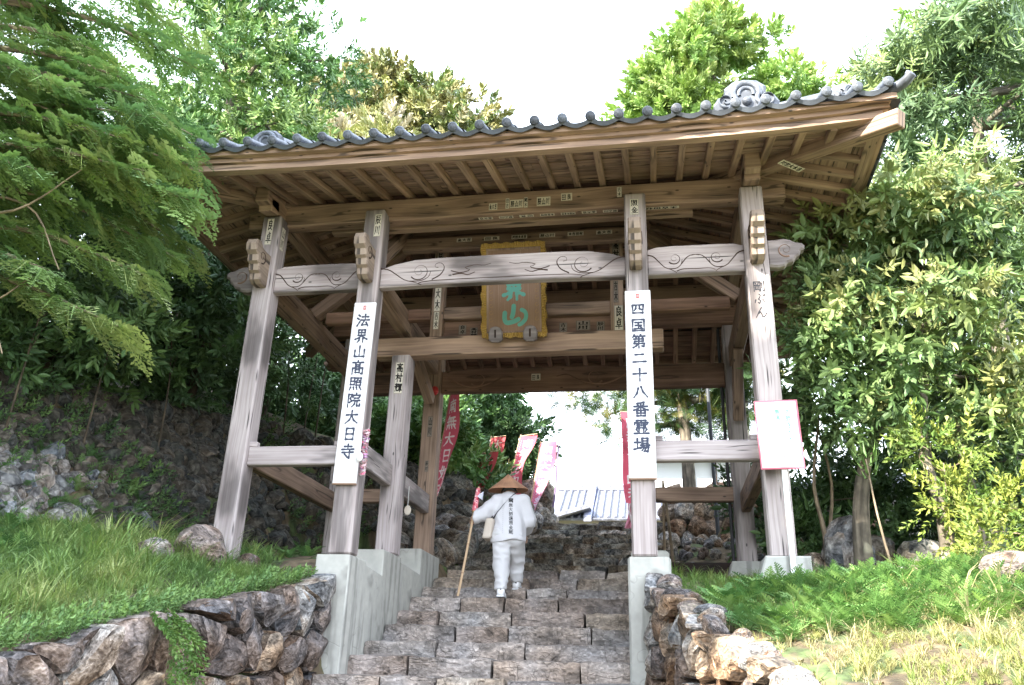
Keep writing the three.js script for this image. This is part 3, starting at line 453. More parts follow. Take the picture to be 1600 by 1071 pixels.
  for (let d = EV - 0.05; d < 1.88; d += bw + 0.003) part('board', cbox(2 * (HX + EV - 0.1), bt, bw, 0.002, 0), pick(M.dark), soffit, [XC, ys(d + bw / 2), 2 * RZ - d - bw / 2], [-tilt, 0, 0]);
  // hip rafters, big and showing below the fascia at the corners
  for (const sx of [1, -1]) for (const f of [1, -1]) {
    const P = (d, dy) => V(XC + sx * (HX + d), yAt(d) + dy, f > 0 ? d : 2 * RZ - d); const a = P(EV + 0.1, -0.0 + 0.035), b = P(-1.43, 0.0);
    part('hip_rafter', timber(a, b, 0.135, 0.17), M.brown[f > 0 ? 0 : 2], gate);
  }
  // fascia boards, bent up at the corners
  const bent = (half, w, h, axis, s, off, y, m, name, mid) => {
    const n = 22, pos = [], ring = [[-w / 2, -h / 2], [w / 2, -h / 2], [w / 2, h / 2], [-w / 2, h / 2]], tris = []; const P = (i, k) => { const t = lerp(-half, half, i / n), [o, q] = ring[k % 4]; const yy = y + q + lift(axis === 'x' ? t : t * 1.54); return axis === 'x' ? [XC + t, yy, mid + s * (off + o)] : [XC + s * (off + o), yy, mid + t]; };
    for (let i = 0; i < n; i++) for (let k = 0; k < 4; k++) { const a = P(i, k), b = P(i + 1, k), c = P(i + 1, k + 1), d = P(i, k + 1); tris.push(...a, ...b, ...c, ...a, ...c, ...d); }
    for (const i of [0, n]) tris.push(...P(i, 0), ...P(i, 1), ...P(i, 2), ...P(i, 0), ...P(i, 2), ...P(i, 3));
    part(name, soup(tris, { along: axis === 'x' ? 0 : 2, off: [r() * 5, r() * 5] }), m, gate);
  };
  const yE = yAt(EV) + RH;                                                 // 3.99
  for (const f of [1, -1]) { const mid = f > 0 ? 0 : 2 * RZ - 0.76, yE = yAt(EV) + RH - (f > 0 ? 0 : 0.21); bent(HX + EV - 0.02, 0.1, 0.075, 'x', f, EV - 0.06, yE - 0.022, M.brown[f > 0 ? 0 : 2], 'fascia', mid); bent(HX + EV + 0.04, 0.1, 0.045, 'x', f, EV - 0.02, yE + 0.04, M.brown[f > 0 ? 3 : 2], 'fascia', mid); bent(HX + EV + 0.1, 0.1, 0.06, 'x', f, EV + 0.05, yE + 0.094, M.brown[f > 0 ? 3 : 2], 'fascia', mid); }
  for (const s of [1, -1]) { bent(1.43 + EV - 0.12, 0.1, 0.075, 'z', s, HX + EV - 0.06, yE - 0.021, M.brown[1], 'fascia', RZ); bent(1.43 + EV - 0.08, 0.1, 0.045, 'z', s, HX + EV - 0.021, yE + 0.041, M.brown[1], 'fascia', RZ); bent(1.43 + EV - 0.02, 0.1, 0.058, 'z', s, HX + EV + 0.05, yE + 0.093, M.brown[2], 'fascia', RZ); }
  // tiles
  const TY = yE + 0.145, TE = EV + 0.16, TS = 0.5, roof = sub('roof', gate);
  { // tile bed: four hip planes
    const A = (sx, f, d, dy) => [XC + sx * (HX + d), TY - 0.03 + (TE - d) * TS + dy, f > 0 ? d : 2 * RZ - d], t = [];
    for (const f of [1, -1]) { const a = A(-1, f, TE - 0.04, 0), b = A(1, f, TE - 0.04, 0), c = A(1, f, -1.43, 0), d = A(-1, f, -1.43, 0); t.push(...a, ...b, ...c, ...a, ...c, ...d); }
    { const q = (x, y, z) => [x, y, z], x0 = XC - HX - EV, x1 = XC + HX + EV, za = 2 * RZ - TE + 0.3, zb = 2 * RZ - TE - 0.72, ya = TY + 0.12, yb = TY - 0.24; t.push(...q(x0, ya, za), ...q(x1, ya, za), ...q(x1, yb, zb), ...q(x0, ya, za), ...q(x1, yb, zb), ...q(x0, yb, zb)); }
    for (const s of [1, -1]) { const a = A(s, 1, TE - 0.04, 0), b = A(s, -1, TE - 0.04, 0), c = A(s, 1, -1.43, 0); t.push(...a, ...b, ...c); }
    part('tile_bed', soup(t), M.tiledark, roof);
  }
  const endGeo = (() => { const cyl = new THREE.CylinderGeometry(0.046, 0.046, 0.34, 14, 1, true).rotateX(Math.PI / 2).translate(0, 0, -0.17), face = new THREE.LatheGeometry([[0, 0.027], [0.022, 0.024], [0.033, 0.017], [0.039, 0.02], [0.05, 0.011], [0.054, -0.012], [0.046, -0.05]].map(([a, b]) => new THREE.Vector2(a, b)), 16).rotateX(Math.PI / 2); return merge([cyl, face]); })();
  const panGeo = (() => { const n = 10, w = 0.285, pos = []; const y = (t) => -0.04 * Math.sin(Math.PI * t) + 0.008, P = (i, k) => { const t = i / n, x = (t - 0.5) * w; return [[x, y(t), 0.012], [x, y(t) - 0.048 + 0.018 * Math.abs(t - 0.5), 0.004], [x, y(t) - 0.04, -0.03], [x, y(t), -0.34]][k]; };
    for (let i = 0; i < n; i++) for (const [a, b] of [[0, 1], [1, 2], [3, 0]]) { const A = P(i, a), B = P(i + 1, a), C = P(i + 1, b), D = P(i, b); pos.push(...A, ...B, ...C, ...A, ...C, ...D); } return soup(pos); })();
  const rowGeo = new THREE.CylinderGeometry(0.062, 0.062, 1, 8, 1, true, -Math.PI / 2, Math.PI).rotateX(-Math.PI / 2).rotateY(Math.PI).translate(0, 0, 0.5);
  const field = [], inc = Math.atan(TS) * 0.9;
  for (let k = -14; k <= 14; k++) for (const f of [1, -1]) {
    const x = k * 0.285, over = Math.abs(x) - HX, yl = TY + lift(x) * 1.25 - (f > 0 ? 0 : 0.21), z = f > 0 ? TE : 2 * RZ - TE - 0.76, ry = f > 0 ? 0 : Math.PI;
    if (over < TE - 0.05) { const e = part('eave_tile', endGeo, pick(M.tile), roof, [XC + x, yl + 0.025, z + f * 0.02], [inc, ry, 0]); e.rotation.order = 'YXZ'; }
    if (k < 14) { const xp = x + 0.1425, q = part('pan_tile', panGeo, pick([M.tile[0], M.tile[1]]), roof, [XC + xp, TY + lift(xp) * 1.25 - (f > 0 ? 0 : 0.21), z], [inc, ry, 0]); q.rotation.order = 'YXZ'; q.rotation.z = f * (Math.sign(xp) * 0.10 * Math.abs(xp / 4) ** 3); }
    const d1 = Math.max(over, -1.43), L = (TE - 0.3 - d1) * Math.hypot(1, TS); if (L > 0.1) field.push(rowGeo.clone().scale(1, 1, L).rotateX(-Math.atan(TS)).rotateY(f > 0 ? Math.PI : 0).translate(XC + x, TY + 0.3 * TS + 0.02, f > 0 ? TE - 0.3 : 2 * RZ - TE + 0.3));
  }
  for (let k = -9; k <= 9; k++) for (const s of [1, -1]) {
    const z = k * 0.285, yl = TY + lift(z * 1.54) * 1.25, x = XC + s * (HX + TE); if (Math.abs(z) - 1.43 > TE - 0.42) continue;
    const e = part('eave_tile', endGeo, pick(M.tile), roof, [x, yl + 0.03, RZ + z], [inc, s * Math.PI / 2, 0]); e.rotation.order = 'YXZ';
    const q = part('pan_tile', panGeo, M.tile[2], roof, [x, yl, RZ + z + 0.1425], [inc, s * Math.PI / 2, 0]); q.rotation.order = 'YXZ';
  }
  tag(part('tile_rows', merge(field), M.tile[0], roof), null, null, null, 'stuff');
  // ridges
  const ridge = (pts, r0, m = M.tile[0]) => part('ridge_tile', limb(pts, r0, r0, 10), m, roof);
  const apexY = TY + (TE + 1.43) * TS; part('ridge', cbox(2.9, 0.4, 0.22, 0.03), M.tile[2], roof, [XC, apexY + 0.1, RZ]); ridge([V(XC - 1.5, apexY + 0.32, RZ), V(XC, apexY + 0.31, RZ), V(XC + 1.5, apexY + 0.32, RZ)], 0.09);
  // corner tiles sweep up beyond the eave
  for (const sx of [1, -1]) for (const f of [1, -1]) {
    const P = (d, dy) => V(XC + sx * (HX + d), TY + (TE - d) * TS * (d < TE ? 1 : 0) + dy, f > 0 ? d : 2 * RZ - d);
    part('ridge', timber(P(0.72, 0.07), P(-1.3, 0.1), 0.15, 0.14), M.tile[2], roof); ridge([P(0.95, 0.15), P(0.7, 0.16), P(0, 0.18), P(-1.35, 0.2)], 0.085);
    part('corner_tile', limb([P(0.95, 0.06), P(1.15, 0.07), P(1.27, 0.1), P(1.35, 0.15), P(1.385, 0.19)], 0.06, 0.05, 12, 14), M.tile[0], roof);
    part('corner_tile', new THREE.LatheGeometry([[0, 0.014], [0.034, 0.01], [0.055, 0.0], [0.05, -0.03]].map(([a, b]) => new THREE.Vector2(a, b)), 14), M.tile[0], roof, P(1.388, 0.195).toArray(), [f * 0.95, 0, -sx * 0.6]);
  }
  // demon-face ridge ends: a scrolled shield with curls
  const oni = (x, y, z, k, turn) => {
    const o = part('ridge_ornament', planarUV(slab([[-0.3, 0], [0.3, 0], [0.33, 0.1], [0.28, 0.19], [0.2, 0.2], [0.21, 0.3], [0.12, 0.38], [0, 0.4], [-0.12, 0.38], [-0.21, 0.3], [-0.2, 0.2], [-0.28, 0.19], [-0.33, 0.1]].map(([a, b]) => [a * k, b * k]), 0.14 * k, 0.03)), M.tile[0], roof, [x, y, z], [0, turn, 0]);
    const tor = (cx, cy, rr, t, a0, arc) => part('scroll', new THREE.TorusGeometry(rr * k, t * k, 8, 18, arc).rotateZ(a0), M.tile[1], o, [cx * k, cy * k, 0.14 * k]);
    tor(0, 0.2, 0.13, 0.035, -0.3, 3.75); tor(0, 0.2, 0.075, 0.022, -0.3, 3.75);
    for (const s of [1, -1]) { part('scroll', limb(spiral(s * 0.2 * k, 0.12 * k, 0.1 * k, 1.8, s, s > 0 ? 2.4 : 0.7), 0.03 * k, 0.012 * k, 7, 40), M.tile[1], o, [0, 0, 0.15 * k]); }
    part('scroll', new THREE.SphereGeometry(0.05 * k, 12, 8), M.tile[0], o, [0, 0.1 * k, 0.15 * k]); return o;
  };
  const dr = 0.52; for (const s of [1, -1]) { // descending ridges on the front slope
    const x = XC + s * 2.77, P = (d, dy) => V(x, TY + (TE - d) * TS + dy, d); oni(x, TY + (TE - dr - 0.12) * TS + (s > 0 ? 0.12 : 0.04), dr + 0.0, s > 0 ? 1.05 : 0.9, 0);
    part('ridge', timber(P(dr, 0.12), P(-0.6, 0.12), 0.17, 0.24), M.tile[2], roof); ridge([P(dr + 0.02, 0.27), P(-0.05, 0.27), P(-0.65, 0.27)], 0.085);
    oni(XC + s * (HX + 0.9), TY + 0.27, 0.9, 0.5, s * 0.5);
  }
}

// paper slips that visitors pasted on the timbers
{
  const seqs = ['良卓', '髙村輝', '吉木', '山川', '辰川', '田吉', '剛木', '照金', '大木', '寺田'];
  const slipTex = (text, big, W = 64, H = 192) => canvasTex(W, H, (c) => { grain(c, W, H, '#d8d0be', 0.1, true, text.charCodeAt(0)); c.strokeStyle = c.fillStyle = '#15120f'; c.strokeRect(2, 2, W - 4, H - 4); [...text].forEach((ch, i) => glyph(c, ch, W * 0.12, 8 + (i * (H - 12)) / text.length, W * 0.76, ((H - 12) / text.length) * 0.9, big)); });
  const wide = (text) => canvasTex(192, 80, (c) => { grain(c, 192, 80, '#d3c9b6', 0.1, false, text.charCodeAt(0)); c.strokeStyle = '#15120f'; [...text].forEach((ch, i) => glyph(c, ch, 10 + (i * 176) / text.length, 10, (176 / text.length) * 0.9, 62, 9)); });
  const tall = seqs.map((s) => mat({ map: slipTex(s, 8), roughness: 0.9 })), flat = ['金大吉', '辰山川', '田良', '木吉田村', '川田大木吉'].map((s) => mat({ map: wide(s), roughness: 0.9 })), old = seqs.slice(0, 5).map((s) => mat({ map: slipTex(s, 8), color: lin(0.33, 0.3, 0.29), roughness: 0.9 }));
  const slip = (m, x, y, z, w, h, rx = 0, ry = 0) => { const g = new THREE.BoxGeometry(w, h, 0.003); return part('paper_slip', g, m, gate, [x, y, z], [rx, ry, 0]); };
  const F = -0.046; // face of the front tie beam
  [[-0.75, 4.04, 0, 0.1, 0.09], [-0.47, 4.06, 1, 0.16, 0.11], [-0.15, 4.07, 1, 0.16, 0.12], [0.12, 4.11, 2, 0.13, 0.1]].forEach(([x, y, k, w, h]) => slip(flat[k], x, y, F, w, h));
  [[-0.58, 4.07, 5], [-0.36, 4.07, 6]].forEach(([x, y, k]) => slip(tall[k], x, y, F, 0.045, 0.14)); slip(tall[2], 0.73, 4.13, F, 0.055, 0.13);
  for (let i = 0; i < 7; i++) slip(flat[i % 5], -0.85 + i * 0.245, 3.9365, -0.13, 0.17, 0.05, -Math.PI / 2);
  slip(flat[3], 1.2, 3.9365, -0.13, 0.4, 0.05, -Math.PI / 2);
  slip(tall[0], -3.45, 3.78, 0.1225, 0.085, 0.36); slip(tall[3], -3.318, 3.72, 0.02, 0.085, 0.3, 0, Math.PI / 2);
  slip(tall[4], -2.09, 3.78, 0.1225, 0.085, 0.3); slip(tall[7], 0.9, 3.82, 0.1225, 0.1, 0.2);
  slip(tall[1], -2.1, 2.34, -1.1815, 0.115, 0.42);
  slip(tall[8], -1.68, 3.42, -1.2125, 0.085, 0.34); slip(tall[2], -1.68, 3.12, -1.2125, 0.07, 0.24); slip(old[0], -1.68, 3.95, -1.2125, 0.09, 0.4);
  slip(tall[0], 0.65, 3.06, -1.2125, 0.11, 0.34); slip(old[2], 0.62, 3.42, -1.2125, 0.06, 0.3); slip(old[1], 0.63, 3.95, -1.2125, 0.09, 0.4);
  [[-1.35, 3.02, 0], [-1.2, 2.98, 1], [-0.05, 3.0, 2], [0.2, 3.02, 3], [0.42, 3.0, 4]].forEach(([x, y, k]) => slip(old[k], x, y, -1.3125, k === 3 ? 0.18 : 0.1, 0.13));
  for (let i = 0; i < 6; i++) slip(flat[(i * 2) % 5], -1.3 + i * 0.36, 4.12, -0.933, 0.2, 0.055);
  slip(flat[2], -0.62, 2.93, -2.917, 0.13, 0.1); slip(old[3], -2.13, 2.2, -2.8575, 0.07, 0.3); slip(old[4], -2.14, 1.62, -2.8575, 0.05, 0.16);
  part('paper_slip', new THREE.BoxGeometry(0.36, 0.003, 0.08), flat[4], gate, [2.55, 3.97, 0.5], [0, 0.78, 0.1]);
  // brushed characters straight on the right corner post
  const t = canvasTex(128, 384, (c, W, H) => { c.clearRect(0, 0, W, H); c.strokeStyle = '#2a2b31'; column(c, '剛ぶん', 64, 6, 378, 104, 11); });
  part('lettering', new THREE.PlaneGeometry(0.15, 0.46), mat({ map: t, transparent: true, roughness: 0.9 }), gate, [2.165, 2.62, 0.1225]);
  part('alarm_lamp', new THREE.SphereGeometry(0.055, 14, 10).scale(1, 1.25, 1), M.red, gate, [-2.08, 2.72, -2.8]);
}

// ---------------------------------------------------------------- boards hung on the gate
{
  const board = (name, x, y, z, w, h, text, seed, label) => {
    const t = canvasTex(256, 2048, (c, W, H) => { grain(c, W, H, '#d6d3d3', 0.16, true, seed); c.fillStyle = '#b2423a'; c.fillRect(112, 34, 34, 50); c.fillStyle = '#d6d3d3'; c.fillRect(120, 46, 6, 26); c.fillRect(132, 42, 6, 30); c.strokeStyle = '#343a4c'; column(c, text, 128, 120, text.length > 8 ? 1810 : 1790, 164, text.length > 8 ? 23 : 20); });
    const o = thing(name, label, 'signboard', [x, y, z], null);
    part('board', cbox(w, h, 0.03, 0.005), mat({ color: lin(0.74, 0.72, 0.71), roughness: 0.8 }), o); part('lettering', new THREE.PlaneGeometry(w - 0.014, h - 0.014), mat({ map: t, roughness: 0.8 }), o, [0, 0, 0.0165]);
    part('drip_edge', cbox(w + 0.004, 0.016, 0.034, 0.003), M.brown[3], o, [0, -h / 2 - 0.006, 0]); return o;
  };
  const a = board('vertical_signboard', -2.14, 1.735, 0.142, 0.255, 2.06, '法界山髙照院大日寺', 5, 'tall white vertical board reading 法界山髙照院大日寺 on the left post'); a.rotation.z = -0.012;
  board('vertical_signboard', 0.907, 1.75, 0.142, 0.27, 2.03, '四国第二十八番霊場', 6, 'tall white vertical board reading 四国第二十八番霊場 on the right post');
  // framed name plaque above the passage
  const p = thing('name_plaque', 'gilt framed brown plaque with turquoise characters above the passage', 'plaque', [-0.63, 3.37, -0.93]); p.rotation.x = 0.24;
  const PW = 0.74, PH = 1.13;
  const t = canvasTex(512, 800, (c, W, H) => { grain(c, W, H, '#8d6f58', 0.14, true, 31); c.strokeStyle = 'rgba(190,150,70,0.5)'; c.lineWidth = 3; for (const s of [26, W - 26]) for (let y = 60; y < H - 60; y += 70) { c.beginPath(); c.arc(s, y, 16, 0, 5); c.stroke(); } c.strokeStyle = '#62a596'; glyph(c, '法', 150, 40, 220, 210, 26); glyph(c, '界', 140, 290, 230, 210, 40); c.lineCap = 'round'; c.lineWidth = 46; c.beginPath(); c.moveTo(255, 560); c.quadraticCurveTo(250, 640, 235, 665); c.stroke(); c.beginPath(); c.moveTo(165, 625); c.quadraticCurveTo(150, 720, 195, 722); c.quadraticCurveTo(260, 715, 300, 690); c.stroke(); c.lineWidth = 40; c.beginPath(); c.moveTo(335, 600); c.quadraticCurveTo(395, 620, 372, 690); c.quadraticCurveTo(345, 730, 310, 742); c.stroke(); });
  part('panel', cbox(PW, PH, 0.035, 0.004), M.brown[1], p, [0, 0, -0.02]); part('lettering', new THREE.PlaneGeometry(PW - 0.1, PH - 0.1), mat({ map: t, roughness: 0.7 }), p, [0, 0, 0.0005]);
  const wavy = (L, horizontal) => { // fluted gilt moulding with a rippled outer edge
    const n = Math.round(L / 0.028), tr = []; for (let i = 0; i < n; i++) { const a0 = -L / 2 + (i * L) / n, a1 = a0 + L / n, o = 0.026 + 0.009 * Math.sin((i / n) * Math.PI * 12), am = (a0 + a1) / 2;
      const q = (a, b, z) => (horizontal ? [a, b, z] : [b, a, z]); const fl = 0.012; tr.push(...q(a0, -0.035, 0), ...q(am, -0.035, 0.012), ...q(am, o, 0.03 + fl), ...q(a0, -0.035, 0), ...q(am, o, 0.03 + fl), ...q(a0, o, 0.022), ...q(am, -0.035, 0.012), ...q(a1, -0.035, 0), ...q(a1, o, 0.022), ...q(am, -0.035, 0.012), ...q(a1, o, 0.022), ...q(am, o, 0.03 + fl), ...q(a0, o, 0.022), ...q(am, o, 0.03 + fl), ...q(am, o, -0.03), ...q(a0, o, 0.022), ...q(am, o, -0.03), ...q(a0, o, -0.03), ...q(am, o, 0.03 + fl), ...q(a1, o, 0.022), ...q(a1, o, -0.03), ...q(am, o, 0.03 + fl), ...q(a1, o, -0.03), ...q(am, o, -0.03)); }
    return soup(tr);
  };
  part('gilt_frame', wavy(PW + 0.07, true), M.gold, p, [0, PH / 2 + 0.01, 0.004]); part('gilt_frame', wavy(PW + 0.07, true), M.gold, p, [0, -PH / 2 - 0.01, 0.004], [0, 0, Math.PI]);
  part('gilt_frame', wavy(PH + 0.06, false), M.gold, p, [PW / 2 + 0.01, 0, 0.004]); part('gilt_frame', wavy(PH + 0.06, false), M.gold, p, [-PW / 2 - 0.01, 0, 0.004], [0, 0, Math.PI]);
  for (const s of [-1, 1]) { const b = part('bracket', planarUV(slab([[-0.085, -0.075], [-0.05, -0.1], [0.05, -0.1], [0.085, -0.075], [0.085, 0.02], [0.06, 0.075], [0.02, 0.09], [-0.02, 0.09], [-0.06, 0.075], [-0.085, 0.02]], 0.08, 0.012)), M.grey[2], p, [s * 0.215, -PH / 2 - 0.0, 0.045]); part('bracket_slot', cbox(0.022, 0.1, 0.012, 0.004), M.blackish, b, [0, 0, 0.079]); }
  // notice on a white pole
  const nb = thing('notice_board', 'white notice board with pink rim and faint green writing at right post', 'notice board', [2.21, -0.3, 0.235]);
  const nt = canvasTex(512, 880, (c, W, H) => { c.fillStyle = '#f4f4f2'; c.fillRect(0, 0, W, H); c.strokeStyle = '#3fa98c'; column(c, '大師寺大木', 395, 90, 560, 66, 8); column(c, '無髙', 265, 100, 260, 62, 8); column(c, '二吉田', 150, 90, 390, 60, 7); c.strokeStyle = '#4f9a86'; glyph(c, '大', 120, 620, 50, 46, 6); c.strokeStyle = '#c04a58'; ['十', '日', '十', '田', '日'].forEach((k, i) => glyph(c, k, 120 + i * 52, 720, 36, 40, 6)); });
  part('pole', cbox(0.05, 1.75, 0.03, 0.004), M.white, nb, [0.02, 0.875, -0.012]); part('panel', cbox(0.405, 0.68, 0.016, 0.003), plain(0.5, 0.13, 0.18), nb, [0, 1.43, 0.012], [0, 0, 0.02]); part('sheet', new THREE.PlaneGeometry(0.372, 0.65), mat({ map: nt, color: lin(0.55, 0.55, 0.55), roughness: 0.6 }), nb, [-0.003, 1.43, 0.0215], [0, 0, 0.02]);
}
// offerings hung from the left posts
{
  const g = thing('paper_crane_garland', 'string of tiny pink and white paper cranes hung on the left signboard post', 'garland', [-2.0, 1.05, 0.08]);
  const r = RNG(71), cols = [[0.75, 0.2, 0.3], [0.8, 0.7, 0.72], [0.5, 0.25, 0.45], [0.7, 0.42, 0.45]].map((c) => plain(...c)), cr = soup([0, 0, 0.012, 0.03, 0.012, 0, 0, 0.022, 0, 0, 0, 0.012, -0.03, 0.012, 0, 0, 0.022, 0, 0, 0, -0.02, 0.03, 0.012, 0, 0, 0.022, 0, 0, 0, -0.02, -0.03, 0.012, 0, 0, 0.022, 0, 0, 0.012, 0.01, 0, 0.03, 0.035, 0.004, 0.012, 0]);
  for (let s = 0; s < 4; s++) { part('thread', new THREE.CylinderGeometry(0.002, 0.002, 0.5, 4), M.white, g, [s * 0.018 - 0.01, 0, s * 0.014]); for (let k = 0; k < 17; k++) part('paper_crane', cr, cols[Math.floor(r() * 4)], g, [s * 0.018 - 0.01 + 0.012 * (r() - 0.5), 0.22 - k * 0.029, s * 0.014 + 0.012 * (r() - 0.5)], [r() - 0.5, r() * 6, r() - 0.5]); }
  const lad = thing('wooden_ladle', 'small white ladle hanging beside the paper crane garland', 'ladle', [-1.995, 1.02, 0.2]);
  part('handle', new THREE.CylinderGeometry(0.006, 0.006, 0.2, 6), M.white, lad, [0, 0.09, 0]); part('bowl', new THREE.SphereGeometry(0.045, 12, 8).scale(0.85, 1.1, 0.5), M.white, lad, [0, -0.05, 0]);
  const tagm = thing('votive_tag', 'pale wooden tag hanging on a cord from the low rail', 'votive tag', [-2.03, 0.83, -1.75]);
  part('cord', new THREE.CylinderGeometry(0.004, 0.004, 0.26, 5), M.white, tagm, [0, 0.13, 0]); part('plate', new THREE.CylinderGeometry(0.04, 0.045, 0.014, 12).rotateX(Math.PI / 2).scale(1, 1.4, 1), plain(0.7, 0.62, 0.52), tagm, [0, -0.04, 0]);
}

// ---------------------------------------------------------------- the pilgrim
function surfaceNet(f, lo, hi, cell) {
  const n = [0, 1, 2].map((k) => Math.ceil((hi[k] - lo[k]) / cell) + 1), F = new Float32Array(n[0] * n[1] * n[2]), at = (i, j, k) => i + n[0] * (j + n[1] * k), id = new Int32Array(F.length).fill(-1), pos = [], idx = [];
  for (let k = 0; k < n[2]; k++) for (let j = 0; j < n[1]; j++) for (let i = 0; i < n[0]; i++) F[at(i, j, k)] = f(lo[0] + i * cell, lo[1] + j * cell, lo[2] + k * cell);
  for (let k = 0; k + 1 < n[2]; k++) for (let j = 0; j + 1 < n[1]; j++) for (let i = 0; i + 1 < n[0]; i++) {
    let c = 0, x = 0, y = 0, z = 0; const e = (a, b, A, B) => { if ((a < 0) !== (b < 0)) { const t = a / (a - b); x += lerp(A[0], B[0], t); y += lerp(A[1], B[1], t); z += lerp(A[2], B[2], t); c++; } };
    const v = [0, 1].map((a) => [0, 1].map((b) => [0, 1].map((d) => F[at(i + a, j + b, k + d)])));
    for (const a of [0, 1]) for (const b of [0, 1]) { e(v[0][a][b], v[1][a][b], [0, a, b], [1, a, b]); e(v[a][0][b], v[a][1][b], [a, 0, b], [a, 1, b]); e(v[a][b][0], v[a][b][1], [a, b, 0], [a, b, 1]); }
    if (c) { id[at(i, j, k)] = pos.length / 3; pos.push(lo[0] + (i + x / c) * cell, lo[1] + (j + y / c) * cell, lo[2] + (k + z / c) * cell); }
  }
  const q = (a, b, c, d, fl) => { if (a < 0 || b < 0 || c < 0 || d < 0) return; fl ? idx.push(a, b, c, a, c, d) : idx.push(a, c, b, a, d, c); };
  for (let k = 1; k + 1 < n[2]; k++) for (let j = 1; j + 1 < n[1]; j++) for (let i = 1; i + 1 < n[0]; i++) {
    const s = F[at(i, j, k)] < 0;
    if (s !== F[at(i + 1, j, k)] < 0) q(id[at(i, j - 1, k - 1)], id[at(i, j, k - 1)], id[at(i, j, k)], id[at(i, j - 1, k)], s);
    if (s !== F[at(i, j + 1, k)] < 0) q(id[at(i - 1, j, k - 1)], id[at(i - 1, j, k)], id[at(i, j, k)], id[at(i, j, k - 1)], s);
    if (s !== F[at(i, j, k + 1)] < 0) q(id[at(i - 1, j - 1, k)], id[at(i, j - 1, k)], id[at(i, j, k)], id[at(i - 1, j, k)], s);
  }
  const g = new THREE.BufferGeometry(); g.setAttribute('position', new THREE.Float32BufferAttribute(pos, 3)); g.setIndex(idx); g.computeVertexNormals(); return g;
}
const smin = (a, b, k) => { const h = clamp(0.5 + (0.5 * (b - a)) / k, 0, 1); return lerp(b, a, h) - k * h * (1 - h); };
const cap = (x, y, z, a, b, ra, rb) => { const dx = b[0] - a[0], dy = b[1] - a[1], dz = b[2] - a[2], t = clamp(((x - a[0]) * dx + (y - a[1]) * dy + (z - a[2]) * dz) / (dx * dx + dy * dy + dz * dz), 0, 1); return Math.hypot(x - a[0] - dx * t, y - a[1] - dy * t, z - a[2] - dz * t) - lerp(ra, rb, t); };
{
  const bx = -0.83, by = -0.2, bz = -2.15, P = thing('person', 'pilgrim in white with conical straw hat climbing the steps with a staff', 'person', [bx, by, bz]);
  // local frame: feet at 0, walking towards -z. left is -x
  const J = { hipL: [-0.07, 0.74, 0.01], hipR: [0.1, 0.74, -0.02], kneeL: [-0.055, 0.4, 0.02], kneeR: [0.09, 0.5, -0.25], ankL: [-0.04, 0.08, 0.06], ankR: [0.075, 0.22, -0.36], pelvis: [0.02, 0.78, 0.0], chest: [0.01, 1.12, -0.09], neck: [-0.01, 1.28, -0.15], head: [-0.02, 1.375, -0.2], shL: [-0.17, 1.2, -0.08], shR: [0.19, 1.2, -0.1], elL: [-0.33, 1.03, -0.04], elR: [0.255, 0.96, -0.12], haL: [-0.465, 0.955, 0.0], haR: [0.17, 0.84, -0.33] };
  const staffB = [-0.56, 0.0, 0.14], staffT = [-0.405, 1.38, -0.07], sAt = (t) => staffB.map((v, i) => lerp(v, staffT[i], t));
  // body: one continuous surface under the clothes
  const body = (x, y, z) => {
    let d = cap(x, y, z, J.head, [J.head[0], J.head[1] + 0.05, J.head[2] + 0.015], 0.082, 0.085); d = smin(d, cap(x, y, z, J.neck, J.head, 0.05, 0.048), 0.03);
    d = smin(d, cap(x, y, z, J.chest, J.pelvis, 0.12, 0.11), 0.06); d = smin(d, cap(x, y, z, J.shL, J.shR, 0.055, 0.055), 0.06); d = smin(d, cap(x, y, z, J.neck, J.chest, 0.055, 0.12), 0.05);
    for (const [a, b, c, r0, r1, r2] of [[J.shL, J.elL, [-0.43, 0.97, -0.01], 0.05, 0.04, 0.027], [J.shR, J.elR, J.haR, 0.05, 0.04, 0.027], [J.hipL, J.kneeL, J.ankL, 0.085, 0.06, 0.042], [J.hipR, J.kneeR, J.ankR, 0.085, 0.06, 0.042]]) { d = smin(d, cap(x, y, z, a, b, r0, r1), 0.03); d = smin(d, cap(x, y, z, b, c, r1, r2), 0.02); }
    d = smin(d, cap(x, y, z, [J.head[0], J.head[1] - 0.02, J.head[2] - 0.085], [J.head[0], J.head[1] - 0.035, J.head[2] - 0.105], 0.016, 0.014), 0.02); // nose
    for (const s of [-1, 1]) d = smin(d, cap(x, y, z, [J.head[0] + s * 0.088, J.head[1] + 0.02, J.head[2] + 0.01], [J.head[0] + s * 0.085, J.head[1] - 0.02, J.head[2] + 0.0], 0.018, 0.012), 0.008); // ears
    return d;
  };
  const hand = (c, fingers) => (x, y, z) => { let d = fingers.palm(x, y, z); for (const ch of fingers.chains) for (let i = 0; i + 1 < ch.length; i++) d = smin(d, cap(x, y, z, ch[i], ch[i + 1], 0.0095 - i * 0.0008, 0.0088 - i * 0.0008), 0.004); return d; };
  const bodyGeo = surfaceNet(body, [-0.5, -0.02, -0.5], [0.36, 1.56, 0.22], 0.014);
  const h0 = sAt(0.68), ring = (a, dy, rr) => { const c = sAt(0.68 + dy / 1.4); return [c[0] + Math.cos(a) * rr, c[1], c[2] - Math.sin(a) * rr]; };
  const lf = { palm: (x, y, z) => cap(x, y, z, ring(0.2, 0.03, 0.034), ring(0.2, -0.03, 0.034), 0.02, 0.019) , chains: [0.036, 0.013, -0.01, -0.032].map((dy, i) => [ring(0.35, dy, 0.036), ring(1.4, dy, 0.031), ring(2.5, dy - 0.002, 0.027), ring([3.4, 3.6, 3.5, 3.2][i], dy - 0.003, 0.026)]).concat([[ring(-0.1, 0.02, 0.04), ring(-1.1, 0.035, 0.032), ring(-2.0, 0.045, 0.027)]]) };
